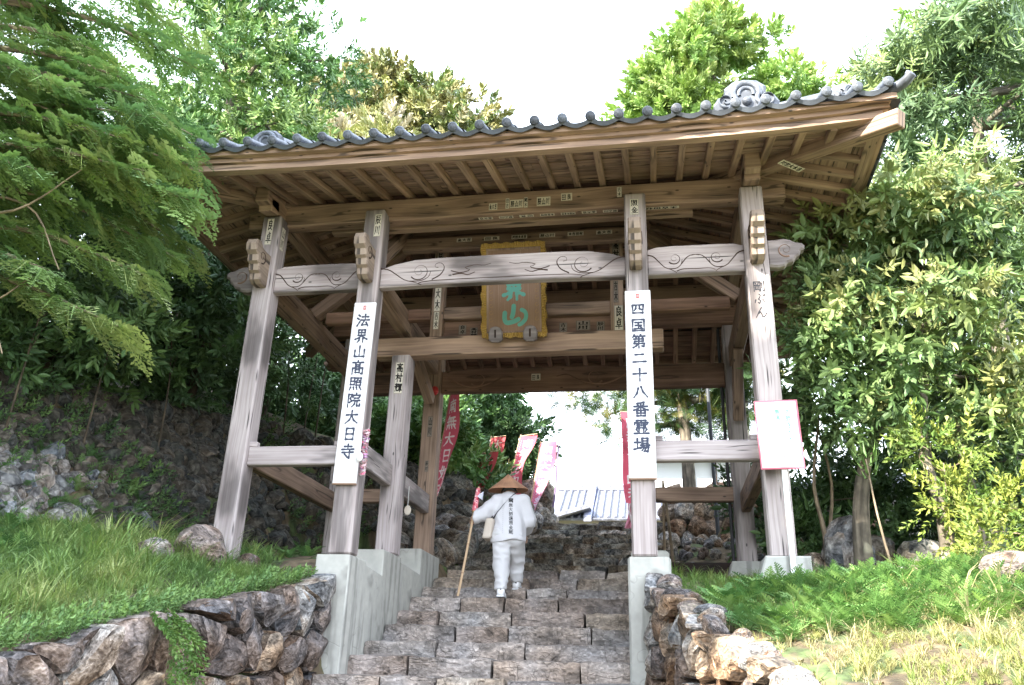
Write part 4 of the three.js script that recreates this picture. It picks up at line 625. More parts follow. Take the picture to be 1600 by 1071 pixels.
  const lhand = surfaceNet((x, y, z) => smin(hand(0, lf)(x, y, z), cap(x, y, z, [-0.43, 0.97, -0.01], ring(0.2, 0, 0.04), 0.026, 0.022), 0.012), [h0[0] - 0.07, h0[1] - 0.08, h0[2] - 0.07], [h0[0] + 0.1, h0[1] + 0.08, h0[2] + 0.07], 0.0035);
  const H = J.haR, rf = { palm: (x, y, z) => cap(x, y, z, [H[0], H[1] - 0.01, H[2] - 0.01], [H[0] - 0.005, H[1] - 0.05, H[2] - 0.035], 0.026, 0.024), chains: [-0.024, -0.008, 0.008, 0.023].map((o, i) => [[H[0] + o, H[1] - 0.055, H[2] - 0.035], [H[0] + o, H[1] - 0.088 - (i % 3 ? 0.006 : 0), H[2] - 0.052], [H[0] + o, H[1] - 0.112 - (i % 3 ? 0.008 : 0), H[2] - 0.046], [H[0] + o, H[1] - 0.126, H[2] - 0.03]]).concat([[[H[0] - 0.024, H[1] - 0.015, H[2] - 0.02], [H[0] - 0.042, H[1] - 0.045, H[2] - 0.045], [H[0] - 0.04, H[1] - 0.07, H[2] - 0.06]]]) };
  const rhand = surfaceNet(hand(0, rf), [H[0] - 0.08, H[1] - 0.16, H[2] - 0.09], [H[0] + 0.06, H[1] + 0.05, H[2] + 0.03], 0.0035);
  part('body', merge([bodyGeo, lhand, rhand].map((g) => { g.setAttribute('uv', new THREE.BufferAttribute(new Float32Array(g.attributes.position.count * 2), 2)); return g; })), M.skin, P);
  for (const s of [-1, 1]) part('eye', new THREE.SphereGeometry(0.012, 8, 6), M.black, P, [J.head[0] + s * 0.032, J.head[1] + 0.01, J.head[2] - 0.082]);
  part('mouth', new THREE.SphereGeometry(0.02, 10, 6).scale(1, 0.25, 0.4), plain(0.3, 0.12, 0.1), P, [J.head[0], J.head[1] - 0.062, J.head[2] - 0.082]);
  part('hair', surfaceNet((x, y, z) => Math.max(cap(x, y, z, [J.head[0], J.head[1] + 0.02, J.head[2] + 0.012], [J.head[0], J.head[1] + 0.06, J.head[2] + 0.02], 0.093, 0.09), -(z - J.head[2] + 0.03 + (y - J.head[1]) * -0.4)), [-0.14, 1.25, -0.32], [0.1, 1.56, -0.06], 0.012), plain(0.12, 0.12, 0.13), P);
  // loose white jacket
  const tor = (x, y, z) => { const zc = lerp(-0.02, -0.11, clamp((y - 0.65) / 0.6, 0, 1)); const zz = (z - zc) * 1.28; return Math.min(cap(x, y, zz, [0.01, 1.08, 0], [0.015, 0.7, 0], 0.185, 0.218), 9); };
  const fold = (x, y, z) => 0.014 * n3(x * 6 + 3 + y * 3, y * 3.2, z * 6, 41) + 0.024 * Math.abs(n3(x * 10 + y * 7, y * 5 - x * 4, z * 9, 42)) - 0.008;
  const jacket = (x, y, z) => {
    let d = tor(x, y, z); d = smin(d, cap(x, y, z, [-0.14, 1.2, -0.09], [0.16, 1.2, -0.1], 0.075, 0.075), 0.07); d = smin(d, cap(x, y, z, [-0.01, 1.24, -0.12], [-0.02, 1.3, -0.15], 0.085, 0.075), 0.05);
    d = smin(d, cap(x, y, z, J.shL, J.elL, 0.082, 0.092), 0.05); let a = cap(x, y, z, J.elL, [-0.44, 0.97, -0.005], 0.092, 0.09); a = Math.max(a, -(x + 0.43)); d = smin(d, a, 0.03);
    d = smin(d, cap(x, y, z, J.shR, J.elR, 0.082, 0.088), 0.05); d = smin(d, cap(x, y, z, J.elR, [0.2, 0.86, -0.28], 0.088, 0.08), 0.03);
    d += fold(x, y, z); return Math.max(d, 0.665 + 0.02 * Math.sin(x * 14) - y, y - 1.325);
  };
  const jg = surfaceNet(jacket, [-0.56, 0.62, -0.42], [0.4, 1.36, 0.26], 0.0125).toNonIndexed(); jg.computeVertexNormals; { // brushed column of characters down the back
    const p = jg.attributes.position, uv = new Float32Array(p.count * 2), nn = jg.attributes.normal; for (let i = 0; i < p.count; i += 3) { const back = nn.getZ(i) + nn.getZ(i + 1) + nn.getZ(i + 2) > 0.6; for (let k = 0; k < 3; k++) { uv[(i + k) * 2] = back ? (p.getX(i + k) + 0.3 + (1.0 - p.getY(i + k)) * -0.07) / 0.6 : 0.01; uv[(i + k) * 2 + 1] = back ? (p.getY(i + k) - 0.6) / 0.8 : 0.01; } } jg.setAttribute('uv', new THREE.BufferAttribute(uv, 2)); }
  const jt = canvasTex(600, 800, (c, W, Hh) => { c.fillStyle = '#d0cfd3'; c.fillRect(0, 0, W, Hh); c.strokeStyle = '#17171a'; const s = '南無大師遍照金剛', y0 = 180; [...s].forEach((ch, i) => glyph(c, ch, (i ? 326 : 318), y0 + (i ? 14 : 0) + i * 58, i ? 52 : 66, i ? 56 : 64, i ? 6.5 : 11)); c.strokeStyle = 'rgba(60,60,70,0.55)'; c.lineWidth = 2.5; for (let y = 320; y < 640; y += 26) { c.beginPath(); c.moveTo(250, y); c.lineTo(251, y + 14); c.stroke(); } });
  part('jacket', jg, mat({ map: jt, roughness: 0.9 }), P);
  const cloth = plain(0.62, 0.615, 0.63, 0.9);
  part('trousers', surfaceNet((x, y, z) => { let d = cap(x, y, z, J.hipL, J.hipR, 0.12, 0.12); for (const [h, k, a] of [[J.hipL, J.kneeL, J.ankL], [J.hipR, J.kneeR, J.ankR]]) { d = smin(d, cap(x, y, z, h, k, 0.115, 0.1), 0.03); let l = cap(x, y, z, k, [a[0], a[1] - 0.02, a[2]], 0.1, 0.078); l = Math.max(l, a[1] + 0.0 - y); d = smin(d, l, 0.03); } return d + 0.008 * n3(x * 9, y * 9, z * 9, 43) + 0.024 * Math.abs(n3(x * 9 + y * 4, y * 14, z * 9, 44)) - 0.008; }, [-0.24, 0.02, -0.56], [0.3, 0.9, 0.24], 0.0125), cloth, P);
  for (const [a, pitch] of [[J.ankL, 0], [J.ankR, 0.25]]) {
    const s = part('shoe', surfaceNet((x, y, z) => { let d = cap(x, y, z, [0, -0.035, 0.035], [0, -0.045, -0.13], 0.046, 0.04); d = smin(d, cap(x, y, z, [0, 0.0, 0.02], [0, 0.06, 0.01], 0.046, 0.048), 0.03); return Math.max(d, -0.078 - y, y - 0.05); }, [-0.09, -0.1, -0.22], [0.09, 0.1, 0.12], 0.009), plain(0.82, 0.82, 0.84, 0.6), P, a, [pitch, 0, 0]);
    part('sole', slab([[-0.045, -0.07], [0.045, -0.07], [0.05, 0.02], [0.045, 0.13], [0.02, 0.165], [-0.02, 0.165], [-0.045, 0.13], [-0.05, 0.02]], 0.024, 0.006).rotateX(-Math.PI / 2), plain(0.7, 0.72, 0.76, 0.6), s, [0, -0.083, 0.0]); part('heel_tab', cbox(0.02, 0.03, 0.012, 0.003), M.black, s, [0.004, 0.0, 0.068]);
  }
  // conical sedge hat: rings of woven strips, thick rim
  const hat = (() => { const prof = []; for (let i = 0; i <= 14; i++) { const t = i / 14; prof.push(new THREE.Vector2(0.004 + 0.258 * t, 0.205 * (1 - t ** 0.92) + 0.003 * Math.sin(t * 44))); } prof.push(new THREE.Vector2(0.262, -0.012), new THREE.Vector2(0.25, -0.006)); for (let i = 13; i >= 0; i--) { const t = i / 14; prof.push(new THREE.Vector2(0.004 + 0.25 * t, 0.195 * (1 - t ** 0.92) - 0.004)); } const g = new THREE.LatheGeometry(prof, 40), p = g.attributes.position; for (let i = 0; i < p.count; i++) { const a = Math.atan2(p.getZ(i), p.getX(i)), rr = Math.hypot(p.getX(i), p.getZ(i)); p.setY(i, p.getY(i) + 0.004 * Math.sin(a * 3 + 1) * (rr / 0.26) + 0.0025 * Math.sin(a * 20) * (rr / 0.26)); } g.computeVertexNormals(); return g; })();
  const [hc, hb] = texPair(512, 256, (u, v) => { const s = fbm(u, v, 90, 3, 3, 701), k = fbm(u, v, 6, 6, 3, 711), w = 0.9 + 0.14 * (s - 0.5) + 0.25 * (k - 0.5); return [0.8 * w, 0.6 * w, 0.47 * w, s]; }, 1, 1);
  part('straw_hat', hat, mat({ map: hc, bumpMap: hb, bumpScale: 0.004, roughness: 0.8 }), P, [-0.04, 1.37, -0.2], [0.06, 0, 0.03]);
  part('hat_cord', new THREE.TorusGeometry(0.1, 0.008, 6, 24, Math.PI).rotateX(Math.PI / 2).rotateX(-0.6), M.black, P, [-0.02, 1.33, -0.19]);
  // the staff in the left hand
  const st = thing('walking_staff', 'long wooden staff with a pink brocade cover held in the pilgrim\'s left hand', 'staff', [bx, by, bz]), A = V(...staffB), B = V(...staffT), dir = B.clone().sub(A).normalize();
  part('shaft', limb([A, A.clone().lerp(B, 0.33).add(V(0.004, 0, 0)), A.clone().lerp(B, 0.66), B.clone()], 0.0165, 0.0165, 8), plain(0.52, 0.36, 0.22, 0.6), st);
  for (const t of [0.2, 0.46]) part('knot', new THREE.TorusGeometry(0.0175, 0.004, 6, 12).rotateX(Math.PI / 2), plain(0.3, 0.18, 0.1), st, A.clone().lerp(B, t).toArray());
  const bro = canvasTex(64, 128, (c, W, Hh) => { c.fillStyle = '#d9737f'; c.fillRect(0, 0, W, Hh); const r = RNG(8); for (let i = 0; i < 70; i++) { c.fillStyle = ['#f3dfe0', '#b52d45', '#e9b8bd', '#8f2440'][Math.floor(r() * 4)]; c.fillRect(r() * W, r() * Hh, 5 + r() * 6, 5 + r() * 6); } });
  part('brocade_cover', new THREE.CylinderGeometry(0.03, 0.036, 0.3, 10).rotateZ(-0.11).rotateX(-0.14), mat({ map: bro, roughness: 0.8 }), st, A.clone().lerp(B, 0.875).toArray());
  part('cloth_tip', new THREE.ConeGeometry(0.055, 0.1, 8).rotateZ(-0.6), plain(0.7, 0.72, 0.85), st, A.clone().lerp(B, 0.97).add(V(0.045, -0.06, 0)).toArray()); part('bell', new THREE.SphereGeometry(0.016, 10, 8), M.gold, st, A.clone().lerp(B, 0.76).add(V(0, 0, 0.035)).toArray());
  // shoulder bag
  const bag = thing('shoulder_bag', 'beige cloth shoulder bag with black strap on the pilgrim\'s left hip', 'bag', [bx, by, bz]);
  const bagGeo = surfaceNet((x, y, z) => { const qx = Math.abs(x + 0.225 - (y - 0.82) * 0.15) - 0.03, qy = Math.abs(y - 0.82) - 0.1, qz = Math.abs(z - 0.01) - 0.1; return Math.hypot(Math.max(qx, 0), Math.max(qy, 0), Math.max(qz, 0)) + Math.min(0, Math.max(qx, qy, qz)) - 0.025 + 0.006 * n3(x * 14, y * 9, z * 14, 45); }, [-0.36, 0.64, -0.2], [-0.1, 1.0, 0.2], 0.012);
  part('pouch', bagGeo, plain(0.56, 0.49, 0.42, 0.9), bag);
  { // strap lies on the jacket: march from outside onto its surface
    const pts = [], hit = (x, y) => { let z = 0.24; for (let i = 0; i < 80 && jacket(x, y, z) > 0.004; i++) z -= Math.max(0.003, jacket(x, y, z) * 0.6); return V(x, y, z + 0.004); };
    for (let i = 0; i <= 12; i++) { const t = i / 12; pts.push(hit(lerp(0.085, -0.205, t), lerp(1.285, 0.93, t ** 1.1))); }
    const tr = [], w = V(0.02, 0.021, 0).multiplyScalar(1.15); for (let i = 0; i < 12; i++) { const a = pts[i].clone().sub(w), b = pts[i].clone().add(w), c = pts[i + 1].clone().add(w), d = pts[i + 1].clone().sub(w); [a, b, c, a, c, d].forEach((q) => tr.push(q.x, q.y, q.z + 0.003)); [a, d, c, a, c, b].forEach((q) => tr.push(q.x, q.y, q.z)); }
    part('strap', soup(tr), M.black, bag);
  }
}

// ---------------------------------------------------------------- banners
{
  const make = (c0, c1, text) => canvasTex(128, 640, (c, W, H) => { c.fillStyle = c0; c.fillRect(0, 0, W, H); const r = RNG(text.length * 7); c.strokeStyle = c1; column(c, text, 64, 30, 610, 84, 11); c.strokeStyle = c1; c.lineWidth = 3; for (let y = 40; y < 600; y += 22) { c.globalAlpha = 0.6; c.beginPath(); c.moveTo(8, y); c.lineTo(14, y + 12); c.stroke(); } c.globalAlpha = 1; });
  const T = [make('#d65c70', '#efe2e0', '南無大日如来'), make('#bd4a50', '#d8c9b4', '大日如来'), make('#d0708f', '#d9cfe2', '南無大師遍照金剛')];
  const flagM = T.map((map) => new THREE.MeshPhysicalMaterial({ map, roughness: 0.85, side: THREE.DoubleSide, transmission: 0.3, thickness: 0 })), pole = plain(0.5, 0.36, 0.22, 0.6);
  const banner = (top, bot, w, L, yaw, m, label, wave, side = 1) => {
    const o = thing('banner', label, 'banner', [bot[0], bot[1], bot[2]], 'votive banners along the steps'), A = V(0, 0, 0), B = V(top[0] - bot[0], top[1] - bot[1], top[2] - bot[2]), up = B.clone().normalize(), ac = V(Math.cos(yaw), 0, Math.sin(yaw)).multiplyScalar(side);
    part('pole', limb([A, B.clone().multiplyScalar(0.5).add(V(0.01, 0, 0)), B], 0.016, 0.011, 6), pole, o);
    part('crossbar', limb([B.clone().addScaledVector(up, -0.03), B.clone().addScaledVector(up, -0.03).addScaledVector(ac, w + 0.02)], 0.008, 0.008, 5, 2), pole, o);
    const nx = 6, ny = 22, pos = [], uv = [], idx = [], nrm = ac.clone().cross(up);
    for (let j = 0; j <= ny; j++) for (let i = 0; i <= nx; i++) { const s = i / nx, t = j / ny, pinch = 1 - 0.25 * t * wave[1], d = wave[0] * (0.3 + t) * s * Math.sin(t * 5 + s * 2.4 + wave[2]) + 0.02 * Math.sin(t * 11 + wave[2] * 3) * s; const p = B.clone().addScaledVector(up, -0.04 - t * L).addScaledVector(ac, 0.015 + s * w * pinch).addScaledVector(nrm, d); pos.push(p.x, p.y, p.z); uv.push(side > 0 ? s : 1 - s, 1 - t); }
    for (let j = 0; j < ny; j++) for (let i = 0; i < nx; i++) { const a = j * (nx + 1) + i; idx.push(a, a + 1, a + nx + 1, a + 1, a + nx + 2, a + nx + 1); }
    const g = new THREE.BufferGeometry(); g.setAttribute('position', new THREE.Float32BufferAttribute(pos, 3)); g.setAttribute('uv', new THREE.Float32BufferAttribute(uv, 2)); g.setIndex(idx); g.computeVertexNormals(); part('cloth', g, m, o);
    for (let k = 0; k < 5; k++) part('loop', new THREE.TorusGeometry(0.022, 0.005, 5, 10), M.white, o, B.clone().addScaledVector(up, -0.1 - (k * L) / 5).toArray());
  };
  banner([-2.17, 3.1, -4.05], [-2.42, 0.95, -4.05], 0.32, 1.75, 0.75, flagM[0], 'red banner with white characters nearest the left rear post', [0.1, 0.6, 0.4]);
  banner([-2.02, 2.65, -6.0], [-2.45, 1.1, -6.0], 0.36, 1.15, 0.5, flagM[1], 'dark red banner against the bushes left of the hat', [0.1, 0.9, 1.2]);
  banner([-2.05, 3.2, -6.9], [-2.25, 1.6, -6.9], 0.3, 0.9, 0.3, flagM[1], 'red banner half hidden among the dark leaves', [0.08, 0.4, 2.2]);
  banner([-1.52, 3.3, -7.2], [-1.95, 1.5, -7.2], 0.36, 1.25, 0.4, flagM[0], 'red and white banner standing just above the straw hat', [0.13, 0.8, 3.0]);
  banner([-1.13, 3.16, -7.2], [-1.38, 1.5, -7.2], 0.34, 1.4, 0.35, flagM[2], 'pink translucent banner against the bright sky right of the hat', [0.16, 1.2, 0.9]);
  banner([0.88, 3.35, -6.0], [0.9, 1.2, -6.0], 0.42, 1.6, 2.9, flagM[0], 'red banner peeping out left of the right signboard', [0.12, 0.5, 1.9], 1);
  const rb = thing('hanging_ribbon', 'thin dark ribbon dangling beside the pink banner', 'ribbon', [-0.78, 3.08, -7.2]);
  part('ribbon', limb([V(0, 0, 0), V(-0.03, -0.4, 0.03), V(-0.05, -0.8, -0.02), V(-0.09, -1.2, 0.02)], 0.016, 0.022, 5), plain(0.16, 0.12, 0.2), rb);
  const bun = thing('paper_crane_bundle', 'bundle of red and white paper strings beside the far roof', 'garland', [0.62, 1.35, -6.4]), r = RNG(72), cs = [[0.72, 0.1, 0.16], [0.8, 0.74, 0.74], [0.75, 0.3, 0.4]].map((c) => plain(...c));
  for (let i = 0; i < 16; i++) part('string', limb([V((r() - 0.5) * 0.06, 0.6, (r() - 0.5) * 0.06), V((r() - 0.5) * 0.14, 0.35, (r() - 0.5) * 0.1), V((r() - 0.6) * 0.24, 0.02, (r() - 0.5) * 0.12)], 0.012, 0.02, 5), cs[Math.floor(r() * 3)], bun);
}

// ---------------------------------------------------------------- retaining walls beside the steps
{
  const L = thing('retaining_wall', 'dark rough stone retaining wall under the grass left of the steps', 'stone wall'); const nL = V(1, 0, 0.09).normalize(), uL = V(0, 1, 0).cross(nL);
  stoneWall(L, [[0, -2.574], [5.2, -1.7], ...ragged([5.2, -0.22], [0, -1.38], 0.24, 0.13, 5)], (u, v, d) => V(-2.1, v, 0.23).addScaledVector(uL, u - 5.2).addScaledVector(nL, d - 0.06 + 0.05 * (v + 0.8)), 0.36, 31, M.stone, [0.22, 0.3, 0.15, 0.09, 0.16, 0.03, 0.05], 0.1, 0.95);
  const R = thing('retaining_wall', 'sunlit pale stone retaining wall curving out right of the steps', 'stone wall'); const nR = V(-1, 0, 0.26).normalize(), uR = V(0, 1, 0).cross(nR);
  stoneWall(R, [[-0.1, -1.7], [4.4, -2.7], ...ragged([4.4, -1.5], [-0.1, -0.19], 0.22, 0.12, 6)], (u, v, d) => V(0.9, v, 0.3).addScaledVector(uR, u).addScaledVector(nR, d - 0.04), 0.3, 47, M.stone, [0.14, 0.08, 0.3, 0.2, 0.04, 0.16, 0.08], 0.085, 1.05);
  const r = RNG(61); for (let i = 0; i < 16; i++) { const u = i * 0.22 + 0.08, s = 0.08 + 0.05 * r(), p = V(0.97, -0.27 - 0.295 * u, 0.32).addScaledVector(uR, u).addScaledVector(nR, -0.03 - 0.12 * r()); part('capstone', ROCKS[i % 8], M.stone[[2, 3, 5, 1, 0][Math.floor(r() * 5)]], R, p.toArray(), [r(), r() * 6, r()]).scale.set(s * 1.3, s * 0.7, s * 1.2); }
}

// ---------------------------------------------------------------- stony slope on the left, rocks
{
  const slope = thing('stony_slope', 'steep slope of small piled stones left of the gate', null, [0, 0, 0], null, 'structure'), r = RNG(3301), list = [];
  for (let i = 0; i < 2100; i++) { const z = lerp(-6, 4.2, r()), t = 1.4 * r() ** 0.8, x = moundFoot(z) - t - 0.04, y = groundY(x, z), s = 0.06 + 0.11 * r() ** 1.6; list.push({ x, y, z, s, t, rot: [r() * 6, r() * 6, r() * 6], k: Math.floor(r() * 6), c: r(), near: Math.hypot(x - 1, z - 8.2) / s }); }
  list.sort((a, b) => a.near - b.near); const rest = [[], []];
  list.forEach((q, i) => {
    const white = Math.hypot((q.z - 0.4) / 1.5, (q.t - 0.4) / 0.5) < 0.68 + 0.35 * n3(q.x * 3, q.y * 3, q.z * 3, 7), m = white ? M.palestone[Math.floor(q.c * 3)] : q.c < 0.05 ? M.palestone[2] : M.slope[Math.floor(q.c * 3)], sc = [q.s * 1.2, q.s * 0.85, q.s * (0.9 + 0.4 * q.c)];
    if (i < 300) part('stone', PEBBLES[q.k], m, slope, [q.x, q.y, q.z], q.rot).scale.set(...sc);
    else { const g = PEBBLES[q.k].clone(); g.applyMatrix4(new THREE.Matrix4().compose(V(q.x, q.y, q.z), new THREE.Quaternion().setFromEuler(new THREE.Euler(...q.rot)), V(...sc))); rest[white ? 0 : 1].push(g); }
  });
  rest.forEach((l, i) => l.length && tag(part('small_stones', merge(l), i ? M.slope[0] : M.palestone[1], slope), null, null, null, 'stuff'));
}
const boulder = (x, z, s, k, m, label, sink = 0.3, rot = [0, 0, 0], group) => { const o = part('boulder', rock(k * 13 + 5, 5, 14), m, scene, [x, groundY(x, z) + s[1] * (1 - sink), z], rot); o.scale.set(...s); tag(o, label, 'rock', group); return o; };
boulder(-3.5, 1.2, [0.2, 0.14, 0.17], 1, M.palestone[1], 'small pale rock in the left grass with lichen', 0.55); boulder(-3.2, 0.85, [0.27, 0.24, 0.2], 2, M.stone[0], 'brown mottled boulder in the left grass below the corner post', 0.35, [0, 0.6, 0]);
boulder(-2.95, 0.45, [0.16, 0.12, 0.14], 9, M.stone[4], 'dark small rock beside the front left plinth', 0.5);
boulder(3.1, -1.45, [0.36, 0.42, 0.3], 3, M.palestone[2], 'tall grey rock with white patches under the right tree', 0.2, [0, 0.5, 0.1]); boulder(2.72, -1.55, [0.2, 0.2, 0.2], 10, M.mossy[2], 'low mossy rock left of the tall grey rock', 0.4);
boulder(3.1, 0.75, [0.26, 0.08, 0.14], 4, M.palestone[2], 'flat whitish stone lying in the ferns', 0.4, [0, 0.3, 0]); boulder(3.65, 1.3, [0.26, 0.15, 0.2], 5, M.stone[0], 'rounded grey boulder at the right edge behind tall grass', 0.4);
boulder(2.62, 0.35, [0.17, 0.07, 0.12], 6, M.palestone[1], 'thin pale slab in the ferns near the corner plinth', 0.4); 
boulder(3.9, -1.6, [0.5, 0.3, 0.3], 8, M.mossy[0], 'long dark boulder in shade behind the right shrubs', 0.4); boulder(3.5, -2.4, [0.4, 0.45, 0.35], 11, M.mossy[2], 'grey boulder in deep shade behind the right trunks', 0.3);
{
  const r = RNG(4401), a = thing('rock_bank', 'bank of grey rocks bordering the upper steps on the left', null, [0, 0, 0], null, 'structure');
  for (let i = 0; i < 120; i++) { const z = lerp(-3.5, -8.4, i / 120) - 0.2 * r(), l = leftEdge(z) - 0.12, t = r() ** 1.2 * 1.3, x = l - t * 0.9, s = 0.12 + 0.15 * r(); part('stone', ROCKS[i % 8], r() < 0.22 ? M.palestone[2] : M.mossy[Math.floor(r() * 3)], a, [x, Math.max(groundY(x, z), stairY(z) + 0.04 + t * 0.28) + 0.04 * r(), z], [r() * 6, r() * 6, r() * 6]).scale.set(s * 1.25, s * 0.85, s); }
  const p = thing('rock_mound', 'dark pointed rock outcrop at the crest beside the pink banner', 'rock', [-1.25, 1.55, -7.7]); for (let i = 0; i < 22; i++) { const t = r(), s = 0.2 + 0.16 * r() * (1 - t * 0.4); part('stone', ROCKS[i % 8], M.mossy[Math.floor(r() * 3)], p, [lerp(-0.5, 0.28, r()) * (1.1 - t * 0.7) - 0.05 * t, t * 0.85, (r() - 0.5) * 0.5], [r() * 6, r() * 6, r() * 6]).scale.setScalar(s); }
  const b = thing('rock_wall', 'wall of stacked rocks tinted yellow as if sunlit seen under the right side rail', 'stone wall', [0, 0, 0]);
  for (let row = 0; row < 4; row++) for (let i = 0; i < 12; i++) { const s = 0.17 + 0.07 * r(), x = 1.15 + i * 0.32 + 0.16 * (row % 2) + 0.08 * r(), z = -6.15 - row * 0.12 + 0.1 * r(); part('stone', ROCKS[(i + row * 3) % 8], M.stone[[2, 5, 3, 2, 6][Math.floor(r() * 5)]], b, [x, 1.05 + row * 0.27 + 0.04 * r(), z], [r() * 6, r() * 6, r() * 6]).scale.set(s * 1.2, s, s); }  // pale yellow stone tints stand in for sun that the roof cuts off
  const g = thing('scattered_stones', 'loose pale stones strewn on the earth right behind the gate', null, [0, 0, 0], null, 'structure'); for (let i = 0; i < 90; i++) { const x = lerp(0.95, 3.2, r()), z = lerp(-3.4, -6, r()), s = 0.04 + 0.07 * r(); part('stone', PEBBLES[i % 6], M.stone[[2, 3, 5, 0][Math.floor(r() * 4)]], g, [x, groundY(x, z) + s * 0.3, z], [r() * 6, r() * 6, r() * 6]).scale.setScalar(s); }
  tag(part('kerb', cbox(1.3, 0.36, 0.12, 0.02), M.blackish, scene, [1.65, 0.18, -3.1]), 'low black board edging the ground right behind the gate', 'kerb');
}

// ---------------------------------------------------------------- things behind the gate
{
  const h = thing('temple_hall', 'far temple hall with pale ribbed tile roof above the crest', 'building', [-0.2, 1.7, -21]);
  part('wall', cbox(6.4, 2.3, 4, 0.02), plain(0.5, 0.46, 0.4), h, [1.2, 1.15, -0.5]);
  const eave = V(0, 2.1, 1.9), top = V(0, 3.55, -0.6), len = eave.distanceTo(top), inc = Math.atan2(top.y - eave.y, eave.z - top.z);
  part('roof', cbox(8.2, 0.08, len, 0.01), M.tilepale, h, [1.9, (eave.y + top.y) / 2, (eave.z + top.z) / 2], [inc, 0, 0]);
  const rr = new THREE.CylinderGeometry(0.05, 0.05, len, 8); for (let x = -2.0; x < 5.9; x += 0.24) { part('roof_rib', rr, M.tilepale, h, [x, (eave.y + top.y) / 2 + 0.06, (eave.z + top.z) / 2], [inc - Math.PI / 2, 0, 0]); part('roof_joint', cbox(0.035, 0.012, len, 0.002), M.tiledark, h, [x + 0.075, (eave.y + top.y) / 2 + 0.05, (eave.z + top.z) / 2], [inc, 0, 0]); }
  part('ridge', cbox(8.3, 0.22, 0.3, 0.03), M.tilepale, h, [1.9, 3.66, -0.65]); part('gable_ridge', timber(V(-1.0, 2.12, 1.95), V(-1.0, 3.72, -0.6), 0.26, 0.2), plain(0.35, 0.37, 0.5), h);
  // lower pent roof on the left
  part('pent_roof', timber(V(-3.2, 1.85, 1.0), V(-0.9, 2.5, 1.0), 2.4, 0.14), M.tilepale, h);
  const s = thing('rest_shelter', 'shelter with dark posts and white panels standing in for sky seen through the right bay', 'building', [2.3, 3.0, -15]);
  part('panel', cbox(3.4, 1.3, 0.05, 0.01), plain(0.8, 0.82, 0.85), s, [0, 1.35, 0]); for (const x of [-1.7, -0.25, 0.35, 1.7]) part('post', cbox(0.12, 2.2, 0.14, 0.01), M.blackish, s, [x, 0.9, 0.06]); part('dark_panel', cbox(1.5, 0.45, 0.06, 0.01), M.blackish, s, [1.0, 0.85, 0.05]); part('roof', cbox(4.2, 0.12, 1.8, 0.02), M.tiledark, s, [0, 2.1, 0], [0.2, 0, 0]); part('base_board', cbox(3.4, 0.1, 0.12, 0.01), M.blackish, s, [0, 0.68, 0.06]);  // white panel stands in for bright sky between the posts
  const pl = thing('metal_pole', 'thin dark metal pole in front of the tree trunk', 'pole', [1.98, 0.9, -5.7]); part('shaft', new THREE.CylinderGeometry(0.028, 0.034, 4.4, 10), plain(0.05, 0.055, 0.065, 0.6), pl, [0, 2.2, 0], [0, 0, 0.01]); part('foot', new THREE.CylinderGeometry(0.09, 0.1, 0.12, 10), plain(0.12, 0.13, 0.15, 0.5), pl, [0, 0.05, 0]);
  tag(part('downpipe', limb([V(1.985, 0.25, -3.0), V(1.985, 1.5, -3.0), V(1.98, 3.6, -3.0)], 0.022, 0.022, 8), M.black, scene), 'black downpipe running down beside the rear right post', 'pipe');
  tag(part('stick', limb([V(1.95, 1.0, -5.0), V(2.1, 1.35, -5.05), V(2.2, 1.72, -5.1)], 0.018, 0.012, 6), M.bark[2], scene), 'bare stick leaning near the foot of the metal pole', 'stick');
  const sh = thing('garden_shed', 'small grey roofed shed half hidden behind the right trunks', 'shed', [4.2, 0.9, -6.0]); part('wall', cbox(1.6, 1.0, 1.2, 0.02), plain(0.3, 0.28, 0.26), sh, [0, 0.5, 0]); part('roof', cbox(2.0, 0.06, 1.7, 0.01), M.tilepale, sh, [0, 1.12, 0], [0.3, 0, 0.1]); part('door', cbox(0.6, 0.85, 0.03, 0.01), M.dark[0], sh, [0, 0.45, 0.61]);
  const st = thing('wooden_stakes', 'pair of thin bare stakes right behind the front signboard post', 'stake', [1.12, 0.45, -4.2]); part('stake', limb([V(0, 0, 0), V(0.01, 0.6, 0), V(0.02, 1.25, 0)], 0.025, 0.018, 6), M.bark[2], st); part('stake', limb([V(0.12, 0, 0.1), V(0.08, 0.6, 0.05), V(0.02, 1.2, 0)], 0.025, 0.018, 6), M.bark[2], st);
}

// ---------------------------------------------------------------- foliage
function leafTris(out, base, dir, side, L, W, fold = 0.25, droop = 0.2) { // one folded leaf
  const n = dir.clone().cross(side), m = base.clone().addScaledVector(dir, L * 0.48), t = base.clone().addScaledVector(dir, L).addScaledVector(n, -droop * L), l = m.clone().addScaledVector(side, W / 2).addScaledVector(n, fold * W * 0.5), r = m.clone().addScaledVector(side, -W / 2).addScaledVector(n, fold * W * 0.5);
  const F = (k, w, q) => base.clone().addScaledVector(dir, L * k).addScaledVector(n, -droop * L * k * k).addScaledVector(side, q * W * w / 2).addScaledVector(n, Math.abs(q) * fold * W * 0.5), m1 = F(0.28, 1, 0), m2 = F(0.68, 1, 0);
  for (const [a, b, c] of L > 0.1 && W > 0.03 ? [[base, F(0.28, 0.9, 1), m1], [base, m1, F(0.28, 0.9, -1)], [F(0.28, 0.9, 1), F(0.68, 0.85, 1), m2], [F(0.28, 0.9, 1), m2, m1], [m1, m2, F(0.68, 0.85, -1)], [m1, F(0.68, 0.85, -1), F(0.28, 0.9, -1)], [F(0.68, 0.85, 1), t, m2], [m2, t, F(0.68, 0.85, -1)]] : [[base, l, m], [base, m, r], [l, t, m], [m, t, r]]) out.push(a.x, a.y, a.z, b.x, b.y, b.z, c.x, c.y, c.z);
}
